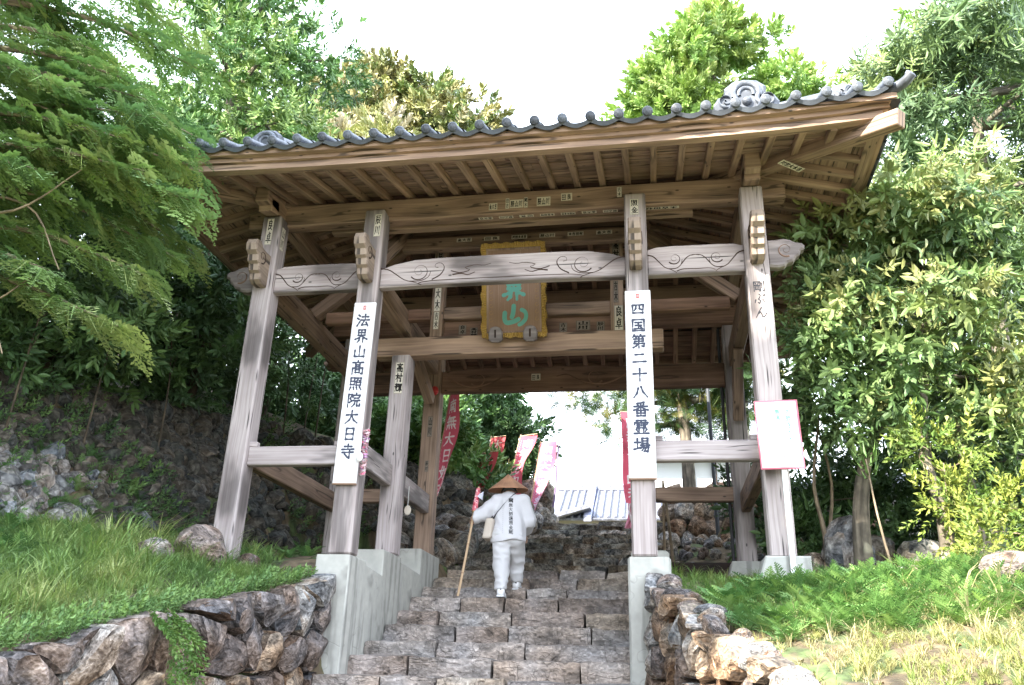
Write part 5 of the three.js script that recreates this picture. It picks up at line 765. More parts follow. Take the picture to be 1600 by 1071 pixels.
const tris = (pts) => { const g = new THREE.BufferGeometry(); g.setAttribute('position', new THREE.Float32BufferAttribute(pts, 3)); g.computeVertexNormals(); return g; };
function broadCluster(seed, n, L, W, len, droop = 0.25, hang = 0) { // leaves set round a twig that runs along +y
  const r = RNG(seed), o = []; for (let i = 0; i < n; i++) {
    const t = (i + 0.5) / n, a = i * 2.4 + r() * 0.8, el = lerp(0.1, 0.9, t) - hang + 0.4 * (r() - 0.5), d = V(Math.cos(a) * Math.cos(el), Math.sin(el), Math.sin(a) * Math.cos(el)), s = d.clone().cross(V(0, 1, 0)).normalize().applyAxisAngle(d, (r() - 0.5) * 0.9), k = 0.7 + 0.6 * r();
    leafTris(o, V((r() - 0.5) * 0.02, t * len, (r() - 0.5) * 0.02), d, s, L * k, W * k, 0.3, droop);
  }
  const tw = [V(-0.004, 0, 0), V(0.004, 0, 0), V(0, len, 0)]; o.push(...tw.flatMap((p) => [p.x, p.y, p.z])); return tris(o);
}
function frond(seed, n, len, wid, sub2, curve = 0.25, leafW = 0.02) { // flat feathery spray along +y, drooping towards +z
  const r = RNG(seed), o = [], C = (t) => V(0, len * t, curve * len * t * t); const tri = (a, b, c) => o.push(a.x, a.y, a.z, b.x, b.y, b.z, c.x, c.y, c.z);
  tri(V(-0.006, 0, 0), V(0.006, 0, 0), C(1));
  for (let i = 0; i < n; i++) for (const s of [-1, 1]) {
    const t = (i + 0.5 * r() + (s > 0 ? 0.3 : 0)) / n, b = C(t), l = wid * Math.sin(Math.PI * Math.min(1, 0.25 + 0.8 * t)) * (0.75 + 0.5 * r()), d = V(s * 0.85, 0.55 + 0.2 * r(), 0.15 * (r() - 0.3)).normalize(), e = b.clone().addScaledVector(d, l); e.z += 0.12 * l;
    if (!sub2) { tri(b.clone().add(V(0, -leafW / 2, 0)), b.clone().add(V(0, leafW / 2, 0)), e); tri(b.clone().add(V(0, leafW / 2, 0.004)), b.clone().lerp(e, 0.5).add(V(0, leafW * 0.9, 0.004)), e); continue; }
    tri(b.clone().add(V(0, -0.004, 0)), b.clone().add(V(0, 0.004, 0)), e);
    for (let k = 0; k < sub2; k++) for (const q of [-1, 1]) { const u = (k + 0.6 + 0.4 * r()) / (sub2 + 0.4), p = b.clone().lerp(e, u), dd = d.clone().applyAxisAngle(V(0, 0, 1), q * 0.62).addScaledVector(V(0, 0, 1), 0.3 * (r() - 0.5)), ll = l * 0.42 * (1.1 - 0.6 * u) + 0.012, w = V(-dd.y, dd.x, 0).multiplyScalar(leafW * 0.5), f = p.clone().addScaledVector(dd, ll * 0.45); tri(p, f.clone().add(w), p.clone().addScaledVector(dd, ll)); tri(p, p.clone().addScaledVector(dd, ll), f.clone().sub(w)); }
  }
  return tris(o);
}
function tuft(seed, n, h, spread, w = 0.008) {
  const r = RNG(seed), o = []; for (let i = 0; i < n; i++) { const a = r() * 6.28, k = h * (0.45 + 0.75 * r()), b = V(Math.cos(a), 0, Math.sin(a)), s = V(-b.z, 0, b.x), out = spread * (0.3 + r()), p0 = b.clone().multiplyScalar(0.05 * r()), bend = 0.6 + 0.8 * r(), P = (t) => p0.clone().addScaledVector(b, out * k * t ** (1.4 + bend)).add(V(0, k * (t - 0.38 * spread * bend * t ** 2.5), 0));
    for (let j = 0; j < 3; j++) { const t0 = j / 3, t1 = (j + 1) / 3, w0 = w * (1 - t0 * 0.7), w1 = j === 2 ? 0 : w * (1 - t1 * 0.7), A = P(t0), B = P(t1), q = [A.clone().addScaledVector(s, w0), A.clone().addScaledVector(s, -w0), B.clone().addScaledVector(s, -w1), B.clone().addScaledVector(s, w1)]; for (const k2 of j === 2 ? [0, 1, 2] : [0, 1, 2, 0, 2, 3]) o.push(q[k2].x, q[k2].y, q[k2].z); } }
  return tris(o);
}
function instanced(name, geo, m, spots, parent, colors, seed) { // spots: [position, quaternion, scale, tone]
  const o = new THREE.InstancedMesh(geo, m, spots.length), r = RNG(seed), c = new THREE.Color(), q = new THREE.Matrix4(); o.name = name; o.castShadow = o.receiveShadow = true;
  spots.forEach(([p, rot, s, tone], i) => { o.setMatrixAt(i, q.compose(p, rot, V(s, s, s))); const k = colors[Math.min(colors.length - 1, Math.floor((tone === undefined ? r() : clamp(tone + 0.5 * (r() - 0.5), 0, 0.999)) * colors.length))], j = 0.8 + 0.4 * r(); o.setColorAt(i, c.setRGB(k[0] * j, k[1] * j, k[2] * j * (0.85 + 0.3 * r()))); });
  o.userData.kind = 'stuff'; parent.add(o); return o;
}
const Y = V(0, 1, 0);
const aim = (d, roll) => new THREE.Quaternion().setFromUnitVectors(Y, d).multiply(new THREE.Quaternion().setFromAxisAngle(Y, roll));
// a clump: [x, y, z, rx, ry, rz, how many]
function clumpSpots(clumps, r, { up = 0.3, shell = 0.45, scale = [0.8, 1.3], hang = 0 }) {
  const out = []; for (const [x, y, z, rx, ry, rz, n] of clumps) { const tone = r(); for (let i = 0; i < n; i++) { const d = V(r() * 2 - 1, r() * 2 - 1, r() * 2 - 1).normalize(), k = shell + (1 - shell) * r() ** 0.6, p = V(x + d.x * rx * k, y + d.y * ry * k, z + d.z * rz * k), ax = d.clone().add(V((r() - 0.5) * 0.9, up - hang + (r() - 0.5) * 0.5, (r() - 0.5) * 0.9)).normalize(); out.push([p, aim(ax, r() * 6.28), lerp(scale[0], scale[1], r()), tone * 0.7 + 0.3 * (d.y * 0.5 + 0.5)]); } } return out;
}
function lobes(c, R, n, rad, per, seed, keep) { const r = RNG(seed), o = []; let guard = 0; while (o.length < n && guard++ < 4000) { const d = V(r() * 2 - 1, r() * 2 - 1, r() * 2 - 1); if (d.length() > 1) continue; const k = d.length(); d.multiplyScalar(k < 0.01 ? 1 : (0.35 + 0.65 * k) / k); const p = [c[0] + d.x * R[0], c[1] + d.y * R[1], c[2] + d.z * R[2]]; if (keep && !keep(...p)) continue; const s = rad * (0.7 + 0.6 * r()); o.push([...p, s, s * 0.72, s, Math.round(per * (0.7 + 0.6 * r()))]); } return o; }
function tree(name, label, category, base, { trunk, r0 = 0.16, clumps, geos, m = M.leaf, colors, opt = {}, seed = 1, bark = M.bark[0], limbs = 7, group, limbFrom = 0.4 }) {
  const o = thing(name, label, category, [0, 0, 0], group), r = RNG(seed * 31), tp = trunk.map((p) => V(...p)); tp.unshift(V(...base));
  const curve = new THREE.CatmullRomCurve3(tp); part('trunk', limb(tp, r0, r0 * 0.35, 9), bark, o);
  const pick = clumps.filter((_, i) => i % Math.max(1, Math.floor(clumps.length / limbs)) === 0).slice(0, limbs);
  for (const c of pick) { const end = V(c[0], c[1], c[2]); let t = limbFrom, best = 1e9; for (let u = limbFrom; u <= 1; u += 0.05) { const q = curve.getPoint(u), dd = q.distanceTo(end) + (q.y > end.y ? (q.y - end.y) * 1.5 : 0); if (dd < best) { best = dd; t = u; } } const a = curve.getPoint(t), mid = a.clone().lerp(end, 0.5).add(V((r() - 0.5) * 0.3, 0.1 * best * 0.5, (r() - 0.5) * 0.3)); part('limb', limb([a, mid, end], r0 * lerp(0.6, 0.3, t), r0 * 0.08, 6), bark, o); }
  const spots = clumpSpots(clumps, r, opt), per = Math.ceil(spots.length / geos.length); for (let i = spots.length - 1; i > 0; i--) { const j = Math.floor(r() * (i + 1)); [spots[i], spots[j]] = [spots[j], spots[i]]; }
  geos.forEach((g, i) => { const s = spots.slice(i * per, (i + 1) * per); if (s.length) instanced('crown', g, m, s, o, colors, seed * 7 + i); }); return o;
}
const G = {
  big: [1, 2, 3].map((s) => broadCluster(s * 7, 13, 0.115, 0.044, 0.2, 0.35, 0.35)), mid: [4, 5, 6].map((s) => broadCluster(s * 7, 16, 0.12, 0.05, 0.24, 0.25, 0.1)), dark: [7, 8].map((s) => broadCluster(s * 7, 18, 0.12, 0.045, 0.3, 0.25, 0.15)),
  slim: [9, 10].map((s) => broadCluster(s * 7, 18, 0.17, 0.036, 0.28, 0.45, 0.55)), far: [11, 12].map((s) => broadCluster(s * 7, 26, 0.24, 0.12, 0.6, 0.2, 0)), small: [13, 14].map((s) => broadCluster(s * 7, 16, 0.06, 0.028, 0.26, 0.2, 0)),
  spray: [15, 16, 17].map((s) => s === 16 ? frond(s, 7, 0.34, 0.16, 2, 0.3, 0.03) : frond(s, 11, 0.4, 0.12, 2, 0.45, 0.022)), needle: [18, 19].map((s) => frond(s, 12, 0.3, 0.14, 0, 0.2, 0.012)), fern: [20, 21].map((s) => frond(s, 15, 0.42, 0.095, 0, 0.6, 0.016)),
};

{ // cypress hanging in from the left
  const o = thing('cypress_tree', 'big green cypress with feathery sprays hanging in at upper left', 'tree'), r = RNG(5501), B = [-6.9, 0.6, 2.4]; part('trunk', limb([V(...B), V(-6.85, 4, 2.4), V(-6.9, 8, 2.3), V(-6.9, 12.5, 2.3)], 0.3, 0.05, 10), M.bark[1], o);
  const ends = [[-3.7, 3.9, 2.2], [-4.0, 4.3, 2.0], [-3.5, 3.5, 2.0], [-3.9, 3.6, 2.3], [-4.2, 4.6, 1.9], [-3.3, 3.05, 2.0], [-3.6, 3.2, 2.3], [-3.45, 3.7, 1.9], [-3.45, 3.15, 2.0], [-3.75, 1.75, 2.0], [-3.7, 2.35, 1.8], [-3.6, 3.7, 1.4], [-3.9, 4.4, 1.2], [-4.2, 5.6, 0.9], [-4.35, 2.2, 2.3], [-4.5, 3.1, 2.6], [-4.6, 4.2, 2.4], [-4.4, 3.6, 1.2], [-4.9, 5.2, 1.8], [-4.7, 6.4, 0.6], [-5.2, 6.2, 2.2], [-5.0, 7.2, 1.4], [-5.4, 2.6, 1.5], [-5.6, 4.6, 3.4], [-3.9, 2.9, 1.2], [-4.1, 3.3, 0.6], [-4.3, 5.0, 0.2], [-5.0, 4.6, 0.4], [-4.9, 3.9, 2.0], [-5.3, 5.6, 1.2]];
  for (let i = 0; i < 20; i++) { const y = lerp(3.5, 12, r()), L = lerp(2.4, 0.6, (y - 3) / 9) * (0.7 + 0.5 * r()), a = r() * 6.28; ends.push([-6.9 + Math.cos(a) * L, y - 0.25 * L, 2.4 + Math.sin(a) * L]); }
  const spots = [];
  ends.forEach((e) => {
    const E2 = V(...e), hd = Math.hypot(e[0] + 6.9, e[2] - 2.4), s = V(-6.88, clamp(e[1] + 0.1 + 0.25 * (r() - 0.2) * hd, 1.2, 12.3), 2.4), mid = s.clone().lerp(E2, 0.55).add(V((r() - 0.5) * 0.3, 0.16 * hd * 0.5, (r() - 0.5) * 0.3)), c = new THREE.CatmullRomCurve3([s, mid, E2]); part('branch', limb([s, mid, E2], 0.03 + 0.008 * hd, 0.006, 6), M.bark[hd > 2 ? 2 : 1], o);
    const bt = r() * 0.5, n = Math.round(7 + hd * 5.5); for (let i = 0; i < n; i++) { const t = 1 - (i / n) * 0.72, p = c.getPoint(t), tan = c.getTangent(t), side = tan.clone().cross(Y).normalize(), tone = 0.1 + bt + 0.3 * t * r() + 0.15 * r();
      for (const q of [-1, 0, 1]) { const d = tan.clone().applyAxisAngle(Y, (r() - 0.5) * 1.3).multiplyScalar(0.75).addScaledVector(side, q * (0.5 + 0.7 * r())).add(V(0, 0.12 - 0.5 * r() ** 1.5, 0)).normalize(), pp = p.clone().addScaledVector(side, q * 0.1 * r()).add(V(0, 0.06 * (r() - 0.5), 0)); const up = V(0, 1, 0).addScaledVector(side, 1.5 * (r() - 0.5)), z = d.clone().cross(up).normalize().cross(d).multiplyScalar(-1).normalize(), x = d.clone().cross(z); spots.push([pp, new THREE.Quaternion().setFromRotationMatrix(new THREE.Matrix4().makeBasis(x, d, z)), 0.55 + 0.8 * r(), tone]); } }
  });
  for (const [a, b, c] of [[[-6.3, 3.2, 2.2], [-4.9, 3.0, 2.2], [-4.25, 2.2, 2.3]], [[-6.3, 2.6, 2.2], [-5.2, 2.5, 2.4], [-4.5, 1.35, 2.4]], [[-6.2, 3.0, 2.3], [-4.8, 2.8, 2.4], [-4.2, 3.2, 2.4]], [[-6.2, 2.4, 2.2], [-4.9, 1.9, 2.3], [-4.5, 2.15, 2.3]], [[-6.3, 3.9, 2.3], [-5.0, 4.1, 2.3], [-4.4, 3.6, 2.3]]]) part('dead_twig', limb([V(...a), V(...b), V(...c)], 0.02, 0.005, 6, 10), M.bark[2], o);
  const cols = [[0.16, 0.28, 0.11], [0.22, 0.36, 0.13], [0.3, 0.44, 0.15], [0.42, 0.51, 0.19]]; for (let k = 0; k < 3; k++) instanced('crown', G.spray[k], M.needle, spots.filter((_, i) => i % 3 === k), o, cols, 88 + k);
}
const green = [[0.08, 0.16, 0.05], [0.11, 0.22, 0.06], [0.15, 0.27, 0.075], [0.22, 0.32, 0.1]], darkg = [[0.055, 0.11, 0.042], [0.08, 0.155, 0.055], [0.12, 0.21, 0.07]];
tree('broadleaf_tree', 'tall leafy green tree behind the cypress at upper left', 'tree', [-7.2, 2.5, -4.4], { trunk: [[-7.3, 5.5, -4.3], [-7.0, 9, -4.1], [-7.2, 12, -4]], r0: 0.22, clumps: [...lobes([-7.1, 9.6, -4], [2.2, 3.0, 2.0], 34, 0.85, 62, 11), ...lobes([-6.9, 6.9, -3.9], [1.5, 1.1, 1.5], 10, 0.7, 50, 12)], geos: G.mid, colors: green, opt: { scale: [0.8, 1.3] }, seed: 21, limbs: 12 });
// dark evergreen wood on the stony slope
[[-5.9, -2.6, 4.4, 'dark glossy evergreen above the stony slope beside the gate eave', 22], [-6.7, -0.6, 3.9, 'dark evergreen under the cypress above the pale stones', 23], [-7.4, 1.0, 3.4, 'shadowy evergreen shrub at the far left edge under the cypress', 24], [-6.0, -5.2, 5.0, 'tall dark evergreen close behind the left eave', 25], [-7.6, -3.4, 6.2, 'dense dark tree filling the gap below the tall leafy tree', 26]].forEach(([x, z, y, label, s]) => {
  const g0 = groundY(x, z); tree('evergreen_tree', label, 'tree', [x, g0 - 0.1, z], { trunk: [[x + 0.15, g0 + 0.8, z], [x + 0.05, y - 0.4, z + 0.1], [x, y + 0.8, z]], r0: 0.1, clumps: [...lobes([x, y, z], [1.3, 1.3, 1.2], 15, 0.62, 52, s), ...lobes([x + 0.2, y - 1.2, z], [1.2, 0.5, 1], 5, 0.5, 34, s + 50)], geos: G.dark, m: M.leafdark, colors: darkg, seed: s, bark: M.bark[1], limbs: 8, limbFrom: 0.2 });
});
{ // thin stems of the undergrowth
  const r = RNG(6601), labels = ['thin bent', 'slender pale', 'dark straight', 'leaning thin']; const spots = [[-5.0, -4.2], [-4.75, -4.9], [-5.3, -3.4], [-5.5, -1.6], [-5.7, -0.4], [-5.2, -5.4], [-4.5, -5.6], [-5.9, 0.6]];
  const where = ['left of the gate among many stems', 'just left of the front left post', 'under the left eave on the slope', 'on the middle of the stony slope', 'above the mossy part of the slope', 'in the gap behind the left corner post', 'right of the pale stems behind the gate', 'above the white stones at far left'];
  spots.forEach(([x, z], i) => { const g0 = groundY(x, z), o = thing('bamboo_stem', labels[i % 4] + ' stem ' + where[i], 'stem', [x, g0, z], 'thin stems on the shaded slope'), h = 2.2 + 1.4 * r(), b = (r() - 0.5) * 0.9; part('stem', limb([V(0, 0, 0), V(b * 0.3, h * 0.5, 0), V(b * 1.6, h, 0.1)], 0.015, 0.007, 6), M.bark[1], o); for (let k = 0; k < 3; k++) part('twig', limb([V(b * 0.4, h * (0.5 + k * 0.15), 0), V(b * 0.6 + (r() - 0.5) * 0.8, h * (0.62 + k * 0.14), (r() - 0.5) * 0.5)], 0.008, 0.003, 5), M.bark[1], o); instanced('leaves', G.dark[0], M.leaf, clumpSpots([[b * 1.6, h, 0.1, 0.5, 0.45, 0.5, 16]], r, {}), o, darkg, 90 + i); });
}
// bushes behind the gate on the left
[[-4.3, -7.6, 3.4, 1.25, 'bright green bush behind the gate between the left posts', green, 31], [-3.1, -9.0, 4.3, 1.45, 'dark green tree above the banners left in the opening', green, 32], [-2.3, -8.6, 3.2, 0.85, 'low dark bush right behind the straw hat', darkg, 33], [-6.0, -7.3, 3.6, 1.2, 'dark leafy bush filling the gap left of the front left board', darkg, 37], [-2.65, -6.4, 2.5, 0.62, 'green bush growing over the rocks left of the hat', green, 35], [-3.3, -6.2, 2.9, 0.8, 'leafy bush above the rocks behind the left rear post', green, 36], [-5.6, -8.8, 4.6, 1.6, 'leafy bush deep behind the shaded slope', darkg, 34]].forEach(([x, z, y, R, label, col, s]) => { const g0 = Math.min(groundY(x, z), y - R); tree('leafy_bush', label, 'bush', [x, g0, z], { trunk: [[x, y - R * 0.4, z], [x, y + R * 0.4, z]], r0: 0.09, clumps: lobes([x, y, z], [R, R * 1.05, R * 0.8], Math.round(16 * R), 0.5, 46, s), geos: G.mid, colors: col, seed: s, limbs: 6, limbFrom: 0.2 }); });
// hill trees over the roof
[[-10.9, -22, 21.6, 3.6, 'olive brown hill tree far behind the roof on the left', 41], [-7.2, -22, 20.6, 2.3, 'smaller olive hill tree sloping down behind the roof tiles', 42], [-14.5, -21, 19, 3.4, 'olive hill tree mostly behind the tall leafy tree', 43]].forEach(([x, z, y, R, label, s]) => tree('hill_tree', label, 'tree', [x, groundY(x, z), z], { trunk: [[x, y * 0.5, z], [x, y, z]], r0: 0.35, clumps: lobes([x, y, z], [R, R * 0.95, R * 0.7], Math.round(9 * R), 1.0, 60, s), geos: G.far, m: M.leafdark, colors: [[0.19, 0.22, 0.08], [0.25, 0.26, 0.1], [0.3, 0.28, 0.13], [0.16, 0.22, 0.07]], seed: s, limbs: 8 }));
tree('flowering_tree', 'pale cream leafed tree just above the left part of the tiles', 'tree', [-9.6, 3, -15], { trunk: [[-9.6, 9, -15], [-9.4, 15.5, -15]], r0: 0.2, clumps: lobes([-9.3, 15.7, -15], [2.0, 1.5, 1.4], 18, 0.7, 40, 44), geos: [broadCluster(801, 20, 0.2, 0.09, 0.5, 0.2, -0.3)], colors: [[0.4, 0.4, 0.2], [0.34, 0.36, 0.15], [0.46, 0.42, 0.28]], opt: { up: 0.8 }, seed: 44, limbs: 12 });
tree('maple_tree', 'bright yellow green tree towering over the right half of the roof', 'tree', [4, 3, -22], { trunk: [[4.2, 10, -22], [4, 18, -22], [4.1, 25, -22]], r0: 0.4, clumps: [...lobes([4.1, 22.4, -22], [3.3, 3.7, 2.4], 36, 0.95, 50, 45), [4.0, 26.3, -22, 0.7, 0.9, 0.7, 40], [6.6, 25.0, -22, 0.7, 0.9, 0.7, 36], [8.4, 22.4, -22, 0.75, 0.6, 0.6, 34], [7.6, 21.2, -22, 0.8, 0.7, 0.6, 34], [-0.3, 20.6, -22, 1.0, 1.0, 0.8, 44], [0.9, 21.6, -22, 1.0, 0.9, 0.8, 40]], geos: G.far, colors: [[0.2, 0.33, 0.08], [0.27, 0.39, 0.1], [0.35, 0.44, 0.14]], seed: 45, limbs: 14, m: leafMat(0.45, 0.6) });
// pine at the crest and its crown over the right bay
tree('pine_tree', 'pine with grey trunk seen through the right bay of the gate', 'tree', [1.58, 0.85, -6.6], { trunk: [[1.6, 1.1, -6.6], [1.62, 2.6, -6.7], [1.55, 4.5, -6.8], [1.7, 6.4, -7]], r0: 0.17, clumps: [[-0.75, 4.55, -8.6, 0.42, 0.2, 0.4, 40], [-0.45, 4.35, -8.6, 0.4, 0.18, 0.4, 40], [-0.05, 4.5, -8.4, 0.45, 0.2, 0.4, 44], [0.25, 4.25, -8.2, 0.45, 0.22, 0.4, 48], [0.05, 3.95, -8.2, 0.35, 0.14, 0.3, 34], [0.35, 3.75, -8, 0.4, 0.16, 0.4, 44], [0.3, 3.4, -8, 0.32, 0.1, 0.3, 24], ...lobes([1.9, 4.6, -7.2], [1.25, 1.25, 0.8], 34, 0.5, 90, 46), [1.1, 3.75, -7, 0.5, 0.25, 0.4, 80], [2.5, 3.7, -7, 0.5, 0.3, 0.4, 80], [1.5, 3.45, -7, 0.45, 0.2, 0.4, 60], [2.1, 3.3, -7, 0.45, 0.2, 0.4, 60]], geos: G.needle, m: M.needle, colors: [[0.03, 0.075, 0.028], [0.05, 0.11, 0.03], [0.09, 0.15, 0.035], [0.2, 0.2, 0.05]], seed: 46, limbs: 16, bark: M.bark[0], limbFrom: 0.5 });

// ---- right side
const H = { colors: [[0.09, 0.16, 0.06], [0.12, 0.2, 0.07], [0.16, 0.24, 0.085], [0.21, 0.27, 0.095], [0.27, 0.29, 0.11]] };
const bigTree = tree('large_leaf_tree', 'broad tree with long glossy drooping leaves right of the gate', 'tree', [3.12, 0, -1.05], { trunk: [[3.16, 0.7, -1.0], [3.3, 1.3, -0.9], [3.9, 2.2, -0.8], [4.2, 3.6, -0.8]], r0: 0.1, clumps: [...lobes([4.1, 2.95, -0.7], [1.35, 1.35, 0.8], 34, 0.46, 40, 51, (x, y, z) => x > 2.75), [2.95, 2.85, -0.5, 0.38, 0.3, 0.35, 40], [2.85, 2.35, -0.45, 0.36, 0.28, 0.35, 40], [3.0, 1.75, -0.6, 0.4, 0.32, 0.35, 40], [3.4, 1.5, -0.6, 0.4, 0.35, 0.4, 40], [4.9, 1.9, -0.5, 0.5, 0.45, 0.4, 50], [4.4, 1.5, -0.4, 0.4, 0.35, 0.4, 40], [3.4, 3.7, -0.8, 0.45, 0.35, 0.4, 40]], geos: G.big, colors: H.colors, opt: { up: -0.55, scale: [0.6, 1.25], shell: 0.25 }, seed: 51, limbs: 12, bark: M.bark[0], limbFrom: 0.35 });
{ // its largest leaves towards the front, one by one
  const r = RNG(7701), lg = [0, 1, 2, 3].map((k) => { const o = []; leafTris(o, V(0, 0, 0), V(0, -0.75, 0.6).normalize(), V(1, 0, 0), 0.1 + k * 0.01, 0.04, 0.3, 0.35); return tris(o); }), ms = H.colors.slice(1).map((c) => new THREE.MeshPhysicalMaterial({ color: lin(...c), roughness: 0.45, side: THREE.DoubleSide, transmission: 0.25, thickness: 0 }));
  for (let i = 0; i < 280; i++) { const a = r() * Math.PI, u = lerp(-1, 1, r()), v = lerp(-1, 1, r()); if (u * u + v * v > 1) continue; const x = 4.05 + u * 1.45, y = 2.75 + v * 1.5, z = -0.7 + 0.95 * Math.sqrt(Math.max(0, 1 - u * u * 0.8 - v * v * 0.8)); if (x < 2.7) continue; const k = Math.floor(r() * 3), n = 3 + k; const a0 = r() * 6.28; for (let q = 0; q < 1; q++) part('leaf', lg[Math.floor(r() * 4)], ms[Math.floor(r() * 4)], bigTree, [x, y, z - 0.12 * r()], [(r() - 0.5) * 0.8, a0 + n, (r() - 0.5) * 0.8]); }
}
tree('willowy_tree', 'tall tree with narrow drooping leaves above the roof corner at right', 'tree', [5.4, 0.3, -2.8], { trunk: [[5.5, 2, -2.8], [5.6, 4.5, -2.6], [5.9, 8, -2.5]], r0: 0.16, clumps: [...lobes([6.1, 6.3, -2.4], [1.75, 2.0, 1.0], 40, 0.55, 44, 52), [4.55, 6.9, -2.2, 0.45, 0.45, 0.4, 46], [4.45, 6.1, -2.2, 0.42, 0.4, 0.4, 40], [4.5, 5.2, -2.2, 0.5, 0.5, 0.4, 46], [4.3, 4.4, -2.0, 0.5, 0.5, 0.4, 46], [4.9, 7.5, -2.2, 0.5, 0.4, 0.4, 40], [5.2, 4.6, -1.9, 0.6, 0.5, 0.5, 50]], geos: G.slim, colors: [[0.08, 0.14, 0.065], [0.11, 0.18, 0.075], [0.15, 0.23, 0.09], [0.22, 0.29, 0.1]], opt: { up: -0.25, scale: [0.7, 1.15] }, seed: 52, limbs: 12 });
tree('light_tree', 'bright lime green tree top behind the willowy leaves at upper right', 'tree', [9, 0.8, -7], { trunk: [[9, 5, -7], [9.1, 11, -7]], r0: 0.2, clumps: lobes([9.3, 11.6, -7], [2.2, 2.2, 1.4], 20, 0.75, 50, 53), geos: G.mid, colors: [[0.16, 0.28, 0.05], [0.22, 0.33, 0.07]], seed: 53, limbs: 8 });
tree('backing_tree', 'pale green tree glimpsed between the eave corner and the right trees', 'tree', [6, 0.5, -6], { trunk: [[6, 3, -6], [6, 5.4, -6]], r0: 0.12, clumps: lobes([6.1, 4.8, -6], [1.9, 1.9, 1.0], 26, 0.6, 46, 54), geos: G.mid, colors: [[0.08, 0.16, 0.035], [0.14, 0.23, 0.05], [0.19, 0.27, 0.06]], seed: 54, limbs: 8 });
[[3.75, -0.45, 0.085, [[0.03, 0.6, 0], [-0.05, 1.2, 0], [0.05, 1.9, 0]], 'thick grey trunk standing right of centre under the drooping leaves'], [2.8, -1.35, 0.035, [[0.03, 0.5, 0], [-0.04, 1.0, 0.05], [0.1, 1.8, 0]], 'thin twisted stem beside the notice board pole'], [2.98, -1.7, 0.03, [[-0.03, 0.5, 0], [0.04, 1.1, 0.05], [-0.05, 1.9, 0]], 'thin stem between the notice board and the forked trunk'], [4.3, -1.2, 0.07, [[0.05, 0.7, 0], [0.0, 1.5, 0], [0.2, 2.3, 0]], 'dark shaded trunk at far right behind the shrub']].forEach(([x, z, r0, pts, label], i) => { const g0 = groundY(x, z), r = RNG(900 + i); tree('young_tree', label, 'tree', [x, g0 - 0.05, z], { trunk: pts.map(([a, b, c]) => [x + a, g0 + b, z + c]), r0, clumps: [[x + 0.1, g0 + 1.95, z, 0.5, 0.35, 0.4, 26], [x - 0.15, g0 + 2.2, z, 0.4, 0.3, 0.4, 20]], geos: [G.big[i % 3]], colors: H.colors.slice(0, 3), opt: { up: -0.1 }, seed: 60 + i, limbs: 2, bark: M.bark[i === 0 || i === 3 ? 0 : 2] }); });
// dark undergrowth behind the right trunks
[[3.3, -3.2, 1.0, 0.7, 'dark low bush behind the tall grey rock', 71], [4.6, -3.4, 1.5, 1.0, 'dark bush filling the shade under the right trees', 72], [2.75, -4.2, 1.3, 0.6, 'small bush right of the rear right post', 73], [5.4, -1.6, 1.2, 0.9, 'shaded bush at the right edge behind the yellow shrub', 74]].forEach(([x, z, y, R, label, s]) => tree('undergrowth_bush', label, 'bush', [x, groundY(x, z), z], { trunk: [[x, y - 0.2, z], [x, y + R * 0.4, z]], r0: 0.04, clumps: lobes([x, y, z], [R, R * 0.8, R * 0.7], Math.round(14 * R), 0.36, 40, s), geos: G.small.concat(G.dark[0]), m: M.leafdark, colors: darkg.concat([[0.06, 0.12, 0.03]]), seed: s, limbs: 5, limbFrom: 0.1 }));
// yellow green shrubs lower right
[[4.2, 0.45, 0.1, 0.5, 'yellow green twiggy shrub at the right edge of the fern bank', 81], [3.7, -0.1, 0.75, 0.34, 'light green shrub below the drooping leaves', 82], [4.3, 0.95, -0.3, 0.35, 'bushy lime shrub in the lower right corner', 83]].forEach(([x, z, y, R, label, s]) => { const g0 = groundY(x, z), o = tree('twiggy_shrub', label, 'shrub', [x, g0 - 0.03, z], { trunk: [[x, g0 + 0.3, z], [x + 0.05, y + R * 0.5, z]], r0: 0.018, clumps: lobes([x, y, z], [R, R * 1.2, R * 0.8], Math.round(30 * R), 0.2, 11, s), geos: G.small, colors: [[0.12, 0.2, 0.04], [0.18, 0.25, 0.05], [0.25, 0.29, 0.06]], opt: { shell: 0.1 }, seed: s, limbs: 10, limbFrom: 0.0, bark: M.bark[2] }); });
{ // plant with whorls of narrow leaves
  const o = thing('lance_leaf_plant', 'young plant with whorls of narrow leaves in front of the right trunks', 'plant', [3.05, groundY(3.05, -0.1), -0.1]), lf = (() => { const q = []; leafTris(q, V(0, 0, 0), V(0.94, 0.3, 0).normalize(), V(0, 0, 1), 0.22, 0.026, 0.2, 0.5); return tris(q); })(), lm = new THREE.MeshPhysicalMaterial({ color: lin(0.1, 0.19, 0.045), roughness: 0.5, side: THREE.DoubleSide, transmission: 0.25, thickness: 0 });
  part('stem', limb([V(0.12, 0, 0), V(0.04, 0.6, 0), V(0, 1.15, 0)], 0.014, 0.007, 6), M.bark[2], o); for (const [y, n] of [[0.98, 7], [1.08, 8], [1.16, 7]]) for (let k = 0; k < n; k++) part('leaf', lf, lm, o, [0.01, y, 0], [0, (k / n) * 6.28 + y * 9, 0.3 * Math.sin(k * 5)]);
}

